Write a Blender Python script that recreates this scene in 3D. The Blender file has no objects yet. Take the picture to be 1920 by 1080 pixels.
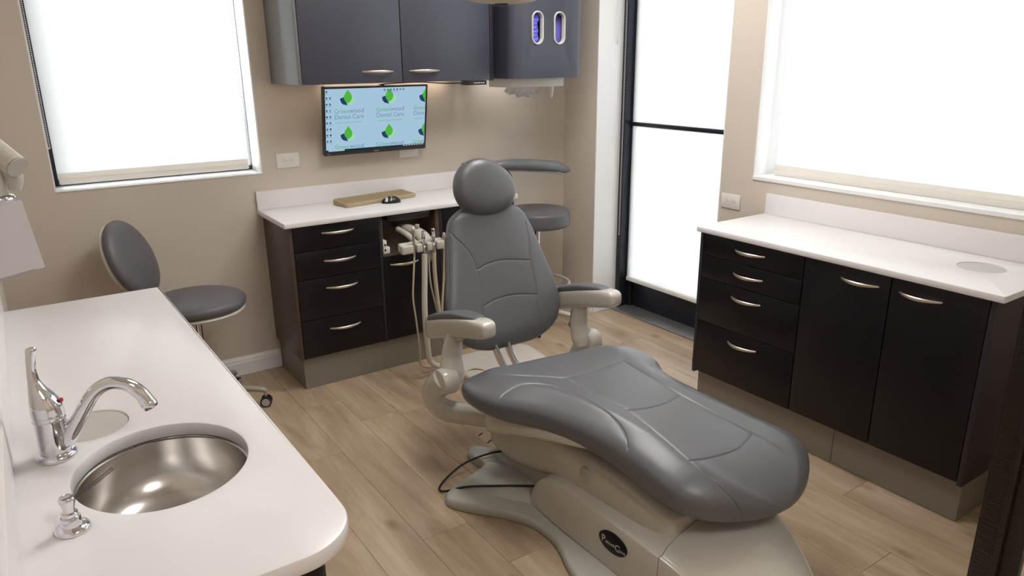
import bpy, bmesh, math, random
import numpy as np
from mathutils import Vector, Matrix
random.seed(7)
SC = bpy.context.scene
COL = SC.collection
# ------------------------------------------------------------ camera, world, lights, exposure
cam_d = bpy.data.cameras.new('camera'); cam = bpy.data.objects.new('camera', cam_d); COL.objects.link(cam)
RGT, DWN, FWD = (0.825618, -0.564155, -0.00918), (-0.175907, -0.241906, -0.954221), (0.536108, 0.789437, -0.29896)
cam.matrix_world = Matrix(((RGT[0], -DWN[0], -FWD[0], 0), (RGT[1], -DWN[1], -FWD[1], 0), (RGT[2], -DWN[2], -FWD[2], 1.6), (0, 0, 0, 1)))
cam_d.sensor_width = 36.0; cam_d.lens = 1375.48/1920*36; cam_d.clip_start = 0.02; cam_d.clip_end = 200
SC.camera = cam
SC.view_settings.view_transform = 'Standard'; SC.view_settings.look = 'None'
SC.view_settings.exposure = 0.32; SC.view_settings.gamma = 1.0; SC.view_settings.use_curve_mapping = False
w = bpy.data.worlds.new('overcast_sky'); SC.world = w; w.use_nodes = True
wn = w.node_tree.nodes; wl = w.node_tree.links; wn.clear()
wo = wn.new('ShaderNodeOutputWorld'); wb = wn.new('ShaderNodeBackground'); wl.new(wb.outputs[0], wo.inputs[0])
wb.inputs[0].default_value = (0.94, 0.965, 1.0, 1); wb.inputs[1].default_value = 9.0
CEIL_E, HALL_E = 16.0, 17.0        # emission of the ceiling light diffusers (room, hall)
SC.cycles.max_bounces = 10; SC.cycles.diffuse_bounces = 5; SC.cycles.glossy_bounces = 4
SC.cycles.transparent_max_bounces = 12; SC.cycles.caustics_reflective = False; SC.cycles.caustics_refractive = False
SC.cycles.sample_clamp_indirect = 6.0

# ------------------------------------------------------------ materials
def mat(name, col, rough=0.5, metal=0.0, spec=0.5, bump=None, var=None, coat=0.0, sheen=0.0, emit=None, aniso=0):
    m = bpy.data.materials.new(name); m.use_nodes = True
    nt = m.node_tree; p = nt.nodes['Principled BSDF']
    p.inputs['Base Color'].default_value = (*col, 1); p.inputs['Roughness'].default_value = rough
    p.inputs['Metallic'].default_value = metal; p.inputs['Specular IOR Level'].default_value = spec
    p.inputs['Coat Weight'].default_value = coat; p.inputs['Coat Roughness'].default_value = .12
    if sheen: p.inputs['Sheen Weight'].default_value = sheen
    if emit: p.inputs['Emission Color'].default_value = (*emit[0], 1); p.inputs['Emission Strength'].default_value = emit[1]
    tc = nt.nodes.new('ShaderNodeTexCoord')
    if var:   # (scale, amount): soft tone variation of the material itself
        n = nt.nodes.new('ShaderNodeTexNoise'); n.inputs['Scale'].default_value = var[0]; n.inputs['Detail'].default_value = 3
        nt.links.new(tc.outputs['Object'], n.inputs['Vector'])
        mx = nt.nodes.new('ShaderNodeMix'); mx.data_type = 'RGBA'
        a = [c*(1-var[1]) for c in col]; b = [min(1, c*(1+var[1])) for c in col]
        mx.inputs[6].default_value = (*a, 1); mx.inputs[7].default_value = (*b, 1)
        nt.links.new(n.outputs['Fac'], mx.inputs[0]); nt.links.new(mx.outputs[2], p.inputs['Base Color'])
    if bump:  # (scale, strength, stretch)
        n = nt.nodes.new('ShaderNodeTexNoise'); n.inputs['Scale'].default_value = bump[0]; n.inputs['Detail'].default_value = 4
        mp = nt.nodes.new('ShaderNodeMapping'); mp.inputs['Scale'].default_value = bump[2] if len(bump) > 2 else (1, 1, 1)
        nt.links.new(tc.outputs['Object'], mp.inputs['Vector']); nt.links.new(mp.outputs[0], n.inputs['Vector'])
        b = nt.nodes.new('ShaderNodeBump'); b.inputs['Strength'].default_value = bump[1]; b.inputs['Distance'].default_value = .002
        nt.links.new(n.outputs['Fac'], b.inputs['Height']); nt.links.new(b.outputs[0], p.inputs['Normal'])
    return m
def srgb(r, g, b):
    return tuple((c/255/12.92 if c/255 <= .04045 else ((c/255+.055)/1.055)**2.4) for c in (r, g, b))
M_WALL = mat('wall_beige_paint', srgb(206, 195, 183), .75, spec=.25, bump=(180, .12), var=(.8, .015))
M_TRIM = mat('white_paint', srgb(236, 236, 236), .45, spec=.4, bump=(60, .05))
M_CEIL = mat('ceiling_white', srgb(238, 237, 233), .9, spec=.1, bump=(120, .1))
M_TOP = mat('white_solid_surface', srgb(229, 226, 226), .30, spec=.45, var=(3, .012))
M_CAB = mat('espresso_laminate', srgb(19, 15, 20), .34, spec=.36, bump=(25, .05, (1, 1, 12)), var=(4, .08))
M_CABE = mat('espresso_edge', srgb(44, 40, 46), .4, spec=.4)
M_SIDE = mat('cabinet_side_laminate', srgb(74, 60, 52), .3, spec=.5, var=(3, .06))
M_TOE = mat('brushed_metal_laminate', srgb(134, 129, 118), .40, metal=.2, bump=(40, .15, (30, 30, 1)), var=(5, .03))
M_NICK = mat('brushed_nickel', srgb(214, 203, 188), .38, metal=1)
M_CHROME = mat('chrome', srgb(225, 226, 230), .06, metal=1)
M_STEEL = mat('satin_steel', srgb(206, 202, 198), .24, metal=1, bump=(14, .1), var=(6, .04))
M_VINYL = mat('grey_vinyl', srgb(94, 95, 98), .36, spec=.6, bump=(320, .10), var=(5, .03))
M_VINYL2 = mat('grey_vinyl_stool', srgb(96, 94, 98), .42, spec=.45, bump=(320, .10))
M_CREAM = mat('cream_moulded_plastic', srgb(190, 186, 176), .24, spec=.55, coat=.35, var=(2, .015))
M_CREAM2 = mat('cream_base_plastic', srgb(172, 170, 160), .38, spec=.5, coat=.1, bump=(200, .06))
M_FRAME = mat('dark_bronze_aluminium', srgb(44, 46, 56), .3, metal=.5, spec=.5)
M_BLACK = mat('black_plastic', srgb(26, 26, 28), .35)
M_DGREY = mat('dark_grey_plastic', srgb(52, 50, 50), .3, spec=.5)
M_WHITEP = mat('white_plastic', srgb(228, 224, 218), .35, spec=.5)
M_TUBE = mat('tan_silicone_tube', srgb(196, 182, 158), .45)
M_TUBEG = mat('pale_grey_tube', srgb(200, 195, 184), .4)
M_RUB = mat('black_rubber', srgb(22, 22, 22), .6)
M_RED = mat('red_marker', srgb(190, 30, 50), .4)
M_BADGE = mat('badge_black', srgb(12, 12, 17), .4, spec=.2)
M_SILV = mat('badge_silver', srgb(205, 205, 208), .3, metal=.5)
M_PAPER = mat('white_paper', srgb(240, 240, 240), .9, bump=(30, .3))
M_GLOVE = mat('purple_nitrile', srgb(92, 88, 200), .5, var=(20, .12))
M_BOX = mat('glove_box_card', srgb(112, 108, 196), .6)
M_KEY = mat('tan_keyboard_cover', srgb(168, 150, 118), .6, bump=(80, .1), var=(14, .06))
M_BEIGEP = mat('warm_grey_plastic', srgb(180, 172, 172), .4, spec=.5)
M_BEIGEL = mat('lamp_beige_plastic', srgb(205, 200, 186), .35)
M_WOODD = mat('dark_stained_door_wood', srgb(22, 14, 13), .32, bump=(7, 1.0, (3, 3, 30)), var=(12, .3))
M_GREYIN = mat('grey_bin_liner', srgb(190, 186, 180), .6)
M_LEDGE = mat('aluminium_threshold', srgb(170, 168, 168), .35, metal=.8)
M_NICHE = mat('niche_dark_panel', srgb(92, 80, 72), .22, spec=.6, coat=.3)

def mat_shade():
    m = bpy.data.materials.new('roller_shade_fabric'); m.use_nodes = True; nt = m.node_tree; nt.nodes.clear()
    o = nt.nodes.new('ShaderNodeOutputMaterial'); d = nt.nodes.new('ShaderNodeBsdfDiffuse'); t = nt.nodes.new('ShaderNodeBsdfTranslucent')
    mx = nt.nodes.new('ShaderNodeMixShader'); mx.inputs[0].default_value = .62
    d.inputs[0].default_value = (.86, .86, .85, 1); t.inputs[0].default_value = (.80, .81, .82, 1)
    nt.links.new(d.outputs[0], mx.inputs[1]); nt.links.new(t.outputs[0], mx.inputs[2]); nt.links.new(mx.outputs[0], o.inputs[0])
    return m
def mat_hem():
    m = bpy.data.materials.new('shade_hem_fabric'); m.use_nodes = True; nt = m.node_tree; nt.nodes.clear()
    o = nt.nodes.new('ShaderNodeOutputMaterial'); d = nt.nodes.new('ShaderNodeBsdfDiffuse'); t = nt.nodes.new('ShaderNodeBsdfTranslucent')
    mx = nt.nodes.new('ShaderNodeMixShader'); mx.inputs[0].default_value = .32
    d.inputs[0].default_value = (.80, .77, .72, 1); t.inputs[0].default_value = (.84, .81, .76, 1)
    nt.links.new(d.outputs[0], mx.inputs[1]); nt.links.new(t.outputs[0], mx.inputs[2]); nt.links.new(mx.outputs[0], o.inputs[0])
    return m
def mat_glass(name, col=(1, 1, 1), refl=.10):
    m = bpy.data.materials.new(name); m.use_nodes = True; nt = m.node_tree; nt.nodes.clear()
    o = nt.nodes.new('ShaderNodeOutputMaterial'); t = nt.nodes.new('ShaderNodeBsdfTransparent'); g = nt.nodes.new('ShaderNodeBsdfGlossy')
    g.inputs['Roughness'].default_value = .02; t.inputs[0].default_value = (*col, 1)
    f = nt.nodes.new('ShaderNodeFresnel'); f.inputs[0].default_value = 1.45
    mx = nt.nodes.new('ShaderNodeMixShader'); nt.links.new(f.outputs[0], mx.inputs[0])
    nt.links.new(t.outputs[0], mx.inputs[1]); nt.links.new(g.outputs[0], mx.inputs[2]); nt.links.new(mx.outputs[0], o.inputs[0])
    return m
M_SHADE = mat_shade(); M_HEM = mat_hem(); M_GLASS = mat_glass('window_glass', (.97, .98, .97))
M_CLEAR = mat_glass('clear_acrylic', (.80, .78, .76))
def emis(name, col, s):
    m = bpy.data.materials.new(name); m.use_nodes = True; nt = m.node_tree; nt.nodes.clear()
    o = nt.nodes.new('ShaderNodeOutputMaterial'); e = nt.nodes.new('ShaderNodeEmission')
    e.inputs[0].default_value = (*col, 1); e.inputs[1].default_value = s; nt.links.new(e.outputs[0], o.inputs[0]); return m
def mat_floor():
    m = bpy.data.materials.new('oak_vinyl_plank'); m.use_nodes = True; nt = m.node_tree; L = nt.links; N = nt.nodes
    p = N['Principled BSDF']; p.inputs['Roughness'].default_value = .27; p.inputs['Specular IOR Level'].default_value = .5
    oi = N.new('ShaderNodeObjectInfo'); geo = N.new('ShaderNodeNewGeometry')
    add = N.new('ShaderNodeVectorMath'); add.operation = 'ADD'
    sc = N.new('ShaderNodeVectorMath'); sc.operation = 'SCALE'; sc.inputs['Scale'].default_value = 37.0
    comb = N.new('ShaderNodeCombineXYZ'); L.new(oi.outputs['Random'], comb.inputs[0]); L.new(oi.outputs['Random'], comb.inputs[2])
    L.new(comb.outputs[0], sc.inputs[0]); L.new(geo.outputs['Position'], add.inputs[0]); L.new(sc.outputs[0], add.inputs[1])
    mp = N.new('ShaderNodeMapping'); mp.inputs['Scale'].default_value = (5.5, .85, 3); L.new(add.outputs[0], mp.inputs[0])
    n1 = N.new('ShaderNodeTexNoise'); n1.inputs['Scale'].default_value = 1.6; n1.inputs['Detail'].default_value = 7; n1.inputs['Roughness'].default_value = .62; n1.inputs['Distortion'].default_value = .35
    L.new(mp.outputs[0], n1.inputs['Vector'])
    mp2 = N.new('ShaderNodeMapping'); mp2.inputs['Scale'].default_value = (34, 1.6, 3); L.new(add.outputs[0], mp2.inputs[0])
    n2 = N.new('ShaderNodeTexNoise'); n2.inputs['Scale'].default_value = 2.2; n2.inputs['Detail'].default_value = 5; L.new(mp2.outputs[0], n2.inputs['Vector'])
    cr = N.new('ShaderNodeValToRGB'); e = cr.color_ramp.elements
    e[0].position = .30; e[0].color = (*srgb(150, 128, 105), 1); e[1].position = .72; e[1].color = (*srgb(196, 175, 152), 1)
    x = cr.color_ramp.elements.new(.5); x.color = (*srgb(177, 154, 129), 1)
    L.new(n1.outputs['Fac'], cr.inputs[0])
    mx = N.new('ShaderNodeMix'); mx.data_type = 'RGBA'; mx.blend_type = 'MULTIPLY'; mx.inputs[0].default_value = .22
    cr2 = N.new('ShaderNodeValToRGB'); cr2.color_ramp.elements[0].position = .35; cr2.color_ramp.elements[0].color = (.72, .70, .66, 1); cr2.color_ramp.elements[1].position = .62
    L.new(n2.outputs['Fac'], cr2.inputs[0]); L.new(cr.outputs[0], mx.inputs[6]); L.new(cr2.outputs[0], mx.inputs[7])
    # knots
    vo = N.new('ShaderNodeTexVoronoi'); vo.inputs['Scale'].default_value = 1.0
    mp3 = N.new('ShaderNodeMapping'); mp3.inputs['Scale'].default_value = (6.5, 3.2, .01); L.new(add.outputs[0], mp3.inputs[0]); L.new(mp3.outputs[0], vo.inputs['Vector'])
    cr3 = N.new('ShaderNodeValToRGB'); cr3.color_ramp.elements[0].position = .04; cr3.color_ramp.elements[0].color = (.50, .42, .34, 1); cr3.color_ramp.elements[1].position = .17; cr3.color_ramp.elements[1].color = (1, 1, 1, 1)
    L.new(vo.outputs['Distance'], cr3.inputs[0])
    mk = N.new('ShaderNodeMix'); mk.data_type = 'RGBA'; mk.blend_type = 'MULTIPLY'; mk.inputs[0].default_value = .7
    L.new(mx.outputs[2], mk.inputs[6]); L.new(cr3.outputs[0], mk.inputs[7])
    hs = N.new('ShaderNodeHueSaturation'); mr = N.new('ShaderNodeMapRange'); mr.inputs[3].default_value = .93; mr.inputs[4].default_value = 1.07
    L.new(oi.outputs['Random'], mr.inputs[0]); L.new(mr.outputs[0], hs.inputs['Value']); L.new(mk.outputs[2], hs.inputs['Color'])
    L.new(hs.outputs[0], p.inputs['Base Color'])
    b = N.new('ShaderNodeBump'); b.inputs['Strength'].default_value = .12; b.inputs['Distance'].default_value = .002
    L.new(n2.outputs['Fac'], b.inputs['Height']); L.new(b.outputs[0], p.inputs['Normal'])
    return m
M_FLOOR = mat_floor()
M_SUB = mat('floor_joint_dark', srgb(128, 107, 86), .8)

# ------------------------------------------------------------ helpers
class G:
    """collects geometry (world coordinates) and links it as one mesh object"""
    def __init__(s): s.v = []; s.f = []
    def add(s, v, f):
        o = len(s.v); s.v += [tuple(map(float, p)) for p in v]; s.f += [tuple(i+o for i in q) for q in f]; return s
    def box(s, x0, x1, y0, y1, z0, z1, bev=0.0, seg=2):
        if bev <= 0:
            v = [(x, y, z) for x in (x0, x1) for y in (y0, y1) for z in (z0, z1)]
            return s.add(v, [(0, 1, 3, 2), (4, 6, 7, 5), (0, 4, 5, 1), (2, 3, 7, 6), (0, 2, 6, 4), (1, 5, 7, 3)])
        bm = bmesh.new(); bmesh.ops.create_cube(bm, size=1)
        for q in bm.verts: q.co = Vector(((x0+x1)/2+q.co.x*(x1-x0), (y0+y1)/2+q.co.y*(y1-y0), (z0+z1)/2+q.co.z*(z1-z0)))
        bmesh.ops.bevel(bm, geom=list(bm.edges), offset=bev, segments=seg, profile=.5, affect='EDGES')
        return s.bm(bm)
    def bm(s, bm):
        bm.verts.index_update(); s.add([q.co[:] for q in bm.verts], [tuple(q.index for q in fc.verts) for fc in bm.faces]); bm.free(); return s
    def xf(s, m):
        s.v = [tuple(m @ Vector(p)) for p in s.v]; return s
    def prism(s, poly, z0, z1, bev=0.0, seg=2, axis='z'):
        bm = bmesh.new(); n = len(poly)
        a = [bm.verts.new((p[0], p[1], z0)) for p in poly]; b = [bm.verts.new((p[0], p[1], z1)) for p in poly]
        bm.faces.new(a[::-1]); top = bm.faces.new(b)
        for i in range(n): bm.faces.new((a[i], a[(i+1) % n], b[(i+1) % n], b[i]))
        bmesh.ops.recalc_face_normals(bm, faces=list(bm.faces))
        if bev: bmesh.ops.bevel(bm, geom=[e for e in bm.edges if abs(e.verts[0].co.z-e.verts[1].co.z) < 1e-6], offset=bev, segments=seg, profile=.5, affect='EDGES')
        if axis == 'x':
            for q in bm.verts: q.co = Vector((q.co.z, q.co.x, q.co.y))
        if axis == 'y':
            for q in bm.verts: q.co = Vector((q.co.x, q.co.z, q.co.y))
        bmesh.ops.recalc_face_normals(bm, faces=list(bm.faces))
        return s.bm(bm)
    def lathe(s, prof, c, seg=32, axis=(0, 0, 1), sx=1, sy=1):
        """prof: list of (r, h)"""
        ax = Vector(axis).normalized(); q = Vector((0, 0, 1)).rotation_difference(ax); v = []; f = []
        for r, h in prof:
            for k in range(seg):
                t = 2*math.pi*k/seg; v.append(q @ Vector((r*math.cos(t)*sx, r*math.sin(t)*sy, h))+Vector(c))
        n = len(prof)
        for i in range(n-1):
            for k in range(seg):
                f.append((i*seg+k, i*seg+(k+1) % seg, (i+1)*seg+(k+1) % seg, (i+1)*seg+k))
        if prof[0][0] > 1e-5: f.append(tuple(range(seg))[::-1])
        if prof[-1][0] > 1e-5: f.append(tuple((n-1)*seg+k for k in range(seg)))
        return s.add(v, f)
    def cyl(s, a, b, r, seg=20, r2=None, bev=0.0):
        a = Vector(a); b = Vector(b); L = (b-a).length; r2 = r if r2 is None else r2
        pr = [(r, 0), (r2, L)] if not bev else [(r-bev, 0), (r-bev*.3, bev*.3), (r, bev), (r2, L-bev), (r2-bev*.3, L-bev*.3), (r2-bev, L)]
        return s.lathe(pr, a, seg, b-a)
    def tube(s, pts, r, seg=12, smooth=6, flat=None, up=None):
        """tube along a smoothed path; r a number or a list per point; flat = (rx, ry) factors"""
        P = [Vector(p) for p in pts]; n = len(P); R = list(r) if isinstance(r, (list, tuple)) else [r]*n
        Q = []; RR = []
        if smooth and n > 2:
            for i in range(n-1):
                p0, p1, p2, p3 = P[max(i-1, 0)], P[i], P[i+1], P[min(i+2, n-1)]
                for j in range(smooth):
                    t = j/smooth
                    Q.append(.5*((2*p1)+(p2-p0)*t+(2*p0-5*p1+4*p2-p3)*t*t+(3*p1-p0-3*p2+p3)*t**3)); RR.append(R[i]*(1-t)+R[i+1]*t)
            Q.append(P[-1]); RR.append(R[-1])
        else: Q = P; RR = R
        T = [(Q[min(i+1, len(Q)-1)]-Q[max(i-1, 0)]).normalized() for i in range(len(Q))]
        u = Vector(up) if up else (Vector((0, 0, 1)) if abs(T[0].z) < .9 else Vector((1, 0, 0)))
        v = []; f = []; fx, fy = flat or (1, 1); nrm = (u-T[0]*u.dot(T[0])).normalized()
        for i, q in enumerate(Q):
            nrm = (nrm-T[i]*nrm.dot(T[i])).normalized(); bi = T[i].cross(nrm)
            for k in range(seg):
                t = 2*math.pi*k/seg; v.append(q+nrm*math.cos(t)*RR[i]*fx+bi*math.sin(t)*RR[i]*fy)
        m = len(Q)
        for i in range(m-1):
            for k in range(seg): f.append((i*seg+k, i*seg+(k+1) % seg, (i+1)*seg+(k+1) % seg, (i+1)*seg+k))
        f.append(tuple(range(seg))[::-1]); f.append(tuple((m-1)*seg+k for k in range(seg)))
        return s.add(v, f)
    def rings(s, R, cap=True):
        n = len(R); k = len(R[0]); v = [p for r in R for p in r]; f = []
        for i in range(n-1):
            for j in range(k): f.append((i*k+j, i*k+(j+1) % k, (i+1)*k+(j+1) % k, (i+1)*k+j))
        if cap: f.append(tuple(range(k))[::-1]); f.append(tuple((n-1)*k+j for j in range(k)))
        return s.add(v, f)
    def build(s, name, m, parent=None, smooth=True, label=None, angle=40, origin=None):
        o = mesh_obj(name, s.v, s.f, m, parent, smooth, angle, origin)
        if label: o['label'] = label
        return o
def ppos(p):
    x = Vector((0, 0, 0))
    while p is not None: x += p.location; p = p.parent
    return x
def mesh_obj(name, v, f, m, parent=None, smooth=True, angle=40, origin=None):
    base = ppos(parent) if parent else Vector(origin) if origin else Vector((sum(p[0] for p in v)/len(v), sum(p[1] for p in v)/len(v), min(p[2] for p in v)))
    me = bpy.data.meshes.new(name); me.from_pydata([(p[0]-base.x, p[1]-base.y, p[2]-base.z) for p in v], [], f); me.update()
    bm = bmesh.new(); bm.from_mesh(me); bmesh.ops.recalc_face_normals(bm, faces=list(bm.faces)) if len(f) < 20000 else None
    bm.to_mesh(me); bm.free()
    me.materials.append(m)
    if smooth: me.shade_smooth(); me.set_sharp_from_angle(angle=math.radians(angle))
    o = bpy.data.objects.new(name, me); COL.objects.link(o)
    if parent: o.parent = parent
    else: o.location = base
    return o
def tag(o, label, cat, group=None, kind=None):
    o['label'] = label; o['category'] = cat
    if group: o['group'] = group
    if kind: o['kind'] = kind
    return o
def thing(name, loc, label, cat, group=None):
    o = bpy.data.objects.new(name, None); COL.objects.link(o); o.location = loc; o.empty_display_size = .05
    return tag(o, label, cat, group)
def struct(name, g, m, parent=None, smooth=False, origin=None):
    o = g.build(name, m, parent, smooth, origin=origin)
    if not parent: o['kind'] = 'structure'
    return o
def sempty(name, loc):
    o = bpy.data.objects.new(name, None); COL.objects.link(o); o.location = loc; o.empty_display_size = .05; o['kind'] = 'structure'; return o
def text_geo(s, size, ext=.0004, align='LEFT'):
    c = bpy.data.curves.new('t', 'FONT'); c.body = s; c.size = size; c.extrude = ext; c.align_x = align; c.resolution_u = 3
    o = bpy.data.objects.new('t', c); COL.objects.link(o)
    bpy.context.view_layer.update(); dg = bpy.context.evaluated_depsgraph_get(); me = bpy.data.meshes.new_from_object(o.evaluated_get(dg))
    v = [tuple(q.co) for q in me.vertices]; f = [tuple(p.vertices) for p in me.polygons]
    bpy.data.objects.remove(o); bpy.data.curves.remove(c); bpy.data.meshes.remove(me)
    return v, f
def wall(axis, p0, p1, a0, a1, z0, z1, holes=()):
    """solid wall slab with real rectangular openings. axis 'y': slab between y=p0,p1, runs along x"""
    A = sorted({a0, a1, *[h[i] for h in holes for i in (0, 1)]}); Z = sorted({z0, z1, *[h[i] for h in holes for i in (2, 3)]})
    A = [q for q in A if a0 <= q <= a1]; Z = [q for q in Z if z0 <= q <= z1]
    def solid(i, j):
        if i < 0 or j < 0 or i >= len(A)-1 or j >= len(Z)-1: return False
        ca, cz = (A[i]+A[i+1])/2, (Z[j]+Z[j+1])/2
        return not any(h[0] < ca < h[1] and h[2] < cz < h[3] for h in holes)
    P = (lambda a, d, z: (a, d, z)) if axis == 'y' else (lambda a, d, z: (d, a, z))
    g = G()
    for i in range(len(A)-1):
        for j in range(len(Z)-1):
            if not solid(i, j): continue
            a, b, c, d = A[i], A[i+1], Z[j], Z[j+1]
            for q in (p0, p1): g.add([P(a, q, c), P(b, q, c), P(b, q, d), P(a, q, d)], [(0, 1, 2, 3)])
            if not solid(i-1, j): g.add([P(a, p0, c), P(a, p1, c), P(a, p1, d), P(a, p0, d)], [(0, 1, 2, 3)])
            if not solid(i+1, j): g.add([P(b, p0, c), P(b, p1, c), P(b, p1, d), P(b, p0, d)], [(0, 1, 2, 3)])
            if not solid(i, j-1): g.add([P(a, p0, c), P(a, p1, c), P(b, p1, c), P(b, p0, c)], [(0, 1, 2, 3)])
            if not solid(i, j+1): g.add([P(a, p0, d), P(a, p1, d), P(b, p1, d), P(b, p0, d)], [(0, 1, 2, 3)])
    bm = bmesh.new(); vs = [bm.verts.new(p) for p in g.v]
    for q in g.f: bm.faces.new([vs[i] for i in q])
    bmesh.ops.remove_doubles(bm, verts=bm.verts, dist=1e-5); g2 = G(); g2.bm(bm); return g2
def offs(poly, d):
    """inset a closed CCW polygon by d"""
    n = len(poly); out = []
    for i in range(n):
        p, q, r = Vector(poly[i-1]), Vector(poly[i]), Vector(poly[(i+1) % n])
        a = (q-p).normalized(); b = (r-q).normalized(); na = Vector((-a.y, a.x)); nb = Vector((-b.y, b.x))
        m = (na+nb); m = m/max(.3, m.length_squared)*2 if m.length > 1e-6 else na
        out.append((q.x+m.x*d, q.y+m.y*d))
    return out
def slab(outer, holes, z0, z1, rnd=.005):
    """flat slab with rounded outer edge and real holes; outer CCW, holes CCW"""
    g = G(); st = [(rnd, z0), (rnd*.3, z0+rnd*.3), (0, z0+rnd), (0, z1-rnd), (rnd*.3, z1-rnd*.3), (rnd, z1)]
    loops = [(outer, 1)]+[(h, -1) for h in holes]
    caps = {z0: [], z1: []}
    for lp, sg in loops:
        rr = []
        for d, z in st:
            o = offs(lp, d*sg); rr.append([(x, y, z) for x, y in o])
        g.rings(rr, cap=False); caps[z0].append(rr[0]); caps[z1].append(rr[-1])
    for z, ls in caps.items():
        bm = bmesh.new(); es = []
        for lp in ls:
            vs = [bm.verts.new(p) for p in lp]; es += [bm.edges.new((vs[i], vs[(i+1) % len(vs)])) for i in range(len(vs))]
        bmesh.ops.triangle_fill(bm, edges=es, use_beauty=True, use_dissolve=False, normal=(0, 0, 1)); g.bm(bm)
    bm = bmesh.new(); vs = [bm.verts.new(p) for p in g.v]
    for q in g.f:
        try: bm.faces.new([vs[i] for i in q])
        except ValueError: pass
    bmesh.ops.remove_doubles(bm, verts=bm.verts, dist=1e-6); g2 = G(); g2.bm(bm); return g2
def ell(cx, cy, rx, ry, n=64):
    return [(cx+rx*math.cos(2*math.pi*k/n), cy+ry*math.sin(2*math.pi*k/n)) for k in range(n)]
def rpoly(pts, rads, n=10):
    """polygon with rounded corners (CCW)"""
    out = []; m = len(pts)
    for i in range(m):
        p, q, r = Vector(pts[i-1]), Vector(pts[i]), Vector(pts[(i+1) % m]); R = rads[i]
        if R <= 0: out.append(tuple(q)); continue
        a = (p-q).normalized(); b = (r-q).normalized(); th = a.angle(b); d = R/math.tan(th/2); c = q+(a+b).normalized()*R/math.sin(th/2)
        s, e = q+a*d-c, q+b*d-c; t0 = math.atan2(s.y, s.x); t1 = math.atan2(e.y, e.x); dt = (t1-t0+math.pi) % (2*math.pi)-math.pi
        for k in range(n+1): t = t0+dt*k/n; out.append((c.x+R*math.cos(t), c.y+R*math.sin(t)))
    return out
# ============================================================ THE SETTING
XL, XR, YF, HC = -.113, 3.0, 3.80, 2.62
# floor: vinyl planks, each its own object
fl = sempty('floor', (0, 0, 0))
struct('subfloor', G().box(-.5, 3.6, -1.8, 4.1, -.05, -.0035), M_SUB, fl)
joint = {(1.14, 1.32): 2.93, (.96, 1.14): 1.98, (.78, .96): 2.715, (.60, .78): 2.17, (2.04, 2.22): 1.015}
PW, PL = .18, 1.22
def plank_mesh(wd, ln, cache={}):
    k = (round(wd, 3), round(ln, 3))
    if k not in cache:
        b = .0009; g = G(); t = []
        t.append([(0, 0, -.0035), (wd, 0, -.0035), (wd, ln, -.0035), (0, ln, -.0035)])
        t.append([(.0005, .0005, -.0012), (wd-.0005, .0005, -.0012), (wd-.0005, ln-.0005, -.0012), (.0005, ln-.0005, -.0012)])
        t.append([(b, b, 0), (wd-b, b, 0), (wd-b, ln-b, 0), (b, ln-b, 0)])
        g.rings(t); me = bpy.data.meshes.new('plank'); me.from_pydata(g.v, [], g.f); me.materials.append(M_FLOOR); cache[k] = me
    return cache[k]
c0 = 1.14-PW*8
col = 0
while c0+col*PW < 3.34:
    xa = c0+col*PW; xb = xa+PW; key = next((v for k, v in joint.items() if abs(k[0]-xa) < .02), None)
    y0 = key if key is not None else (random.random()*PL)
    while y0 > -1.6: y0 -= PL
    x0c, x1c = max(xa, XL-.09), min(xb, 3.34)
    y = y0
    while y < YF:
        ya, yb = max(y, -1.6), min(y+PL, YF); y += PL
        if yb-ya < .01 or x1c-x0c < .01: continue
        if ya >= .55 and x0c > 2.62 and yb < 2.2: continue
        o = bpy.data.objects.new('plank', plank_mesh(x1c-x0c, yb-ya)); COL.objects.link(o); o.location = (x0c, ya, 0); o.parent = fl
    col += 1
# walls
WN_FAR = (.145, 1.055, 1.05, 2.45); WN_R = (.70, 2.305, 1.034, 2.45); DR = (2.50, 3.487, -.01, 2.45)
struct('wall_far', wall('y', YF, YF+.22, XL-.2, XR+.34, -.05, HC, [WN_FAR]), M_WALL)
struct('wall_right', wall('x', XR, XR+.34, .45, YF, -.05, HC, [WN_R, DR]), M_WALL)
struct('wall_left', wall('x', XL-.2, XL, -1.8, YF, -.05, HC), M_WALL)
struct('wall_front', wall('y', .475, .545, 1.60, XR, -.05, HC), M_WALL)
struct('wall_header', wall('y', .475, .545, XL, 1.60, 2.14, HC), M_WALL)
struct('wall_hall', wall('x', 1.75, 1.87, -1.8, .475, -.05, HC), M_WALL)
struct('wall_back', wall('y', -1.8, -1.6, XL, 1.75, -.05, HC), M_WALL)
struct('ceiling', G().box(XL-.2, XR+.34, -1.8, YF+.22, HC, HC+.1), M_CEIL)
struct('outside_ground', G().box(-14, 22, YF+.4, 24, -.4, -.3).box(3.8, 22, -14, YF+.4, -.4, -.3), mat('pale_concrete', srgb(186, 184, 178), .9, var=(1.5, .08)))
# window and door reveals (painted white returns), each an L of boards
t = .006
struct('trim_1', G().box(WN_FAR[0], WN_FAR[1], YF-.004, YF+.20, 1.05, 1.05+t, .002), M_TRIM)
struct('trim_2', G().box(WN_FAR[1]-t, WN_FAR[1], YF-.001, YF+.20, 1.05+t, 2.45), M_TRIM)
struct('trim_3', G().box(WN_FAR[0], WN_FAR[0]+t, YF+.0005, YF+.20, 1.05+t, 2.45), M_TRIM)
struct('trim_4', G().box(XR-.006, XR+.30, WN_R[0], WN_R[1], 1.034-.012, 1.034+t, .002), M_TRIM)
struct('trim_5', G().box(XR+.0005, XR+.30, WN_R[1]-t, WN_R[1], 1.034+t, 2.45), M_TRIM)
struct('trim_6', G().box(XR+.0005, XR+.34, 3.487-t, 3.487, 0, 2.45), M_TRIM)
struct('trim_7', G().box(XR+.0005, XR+.34, 2.50, 2.50+t, 0, 2.45), M_TRIM)
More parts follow.
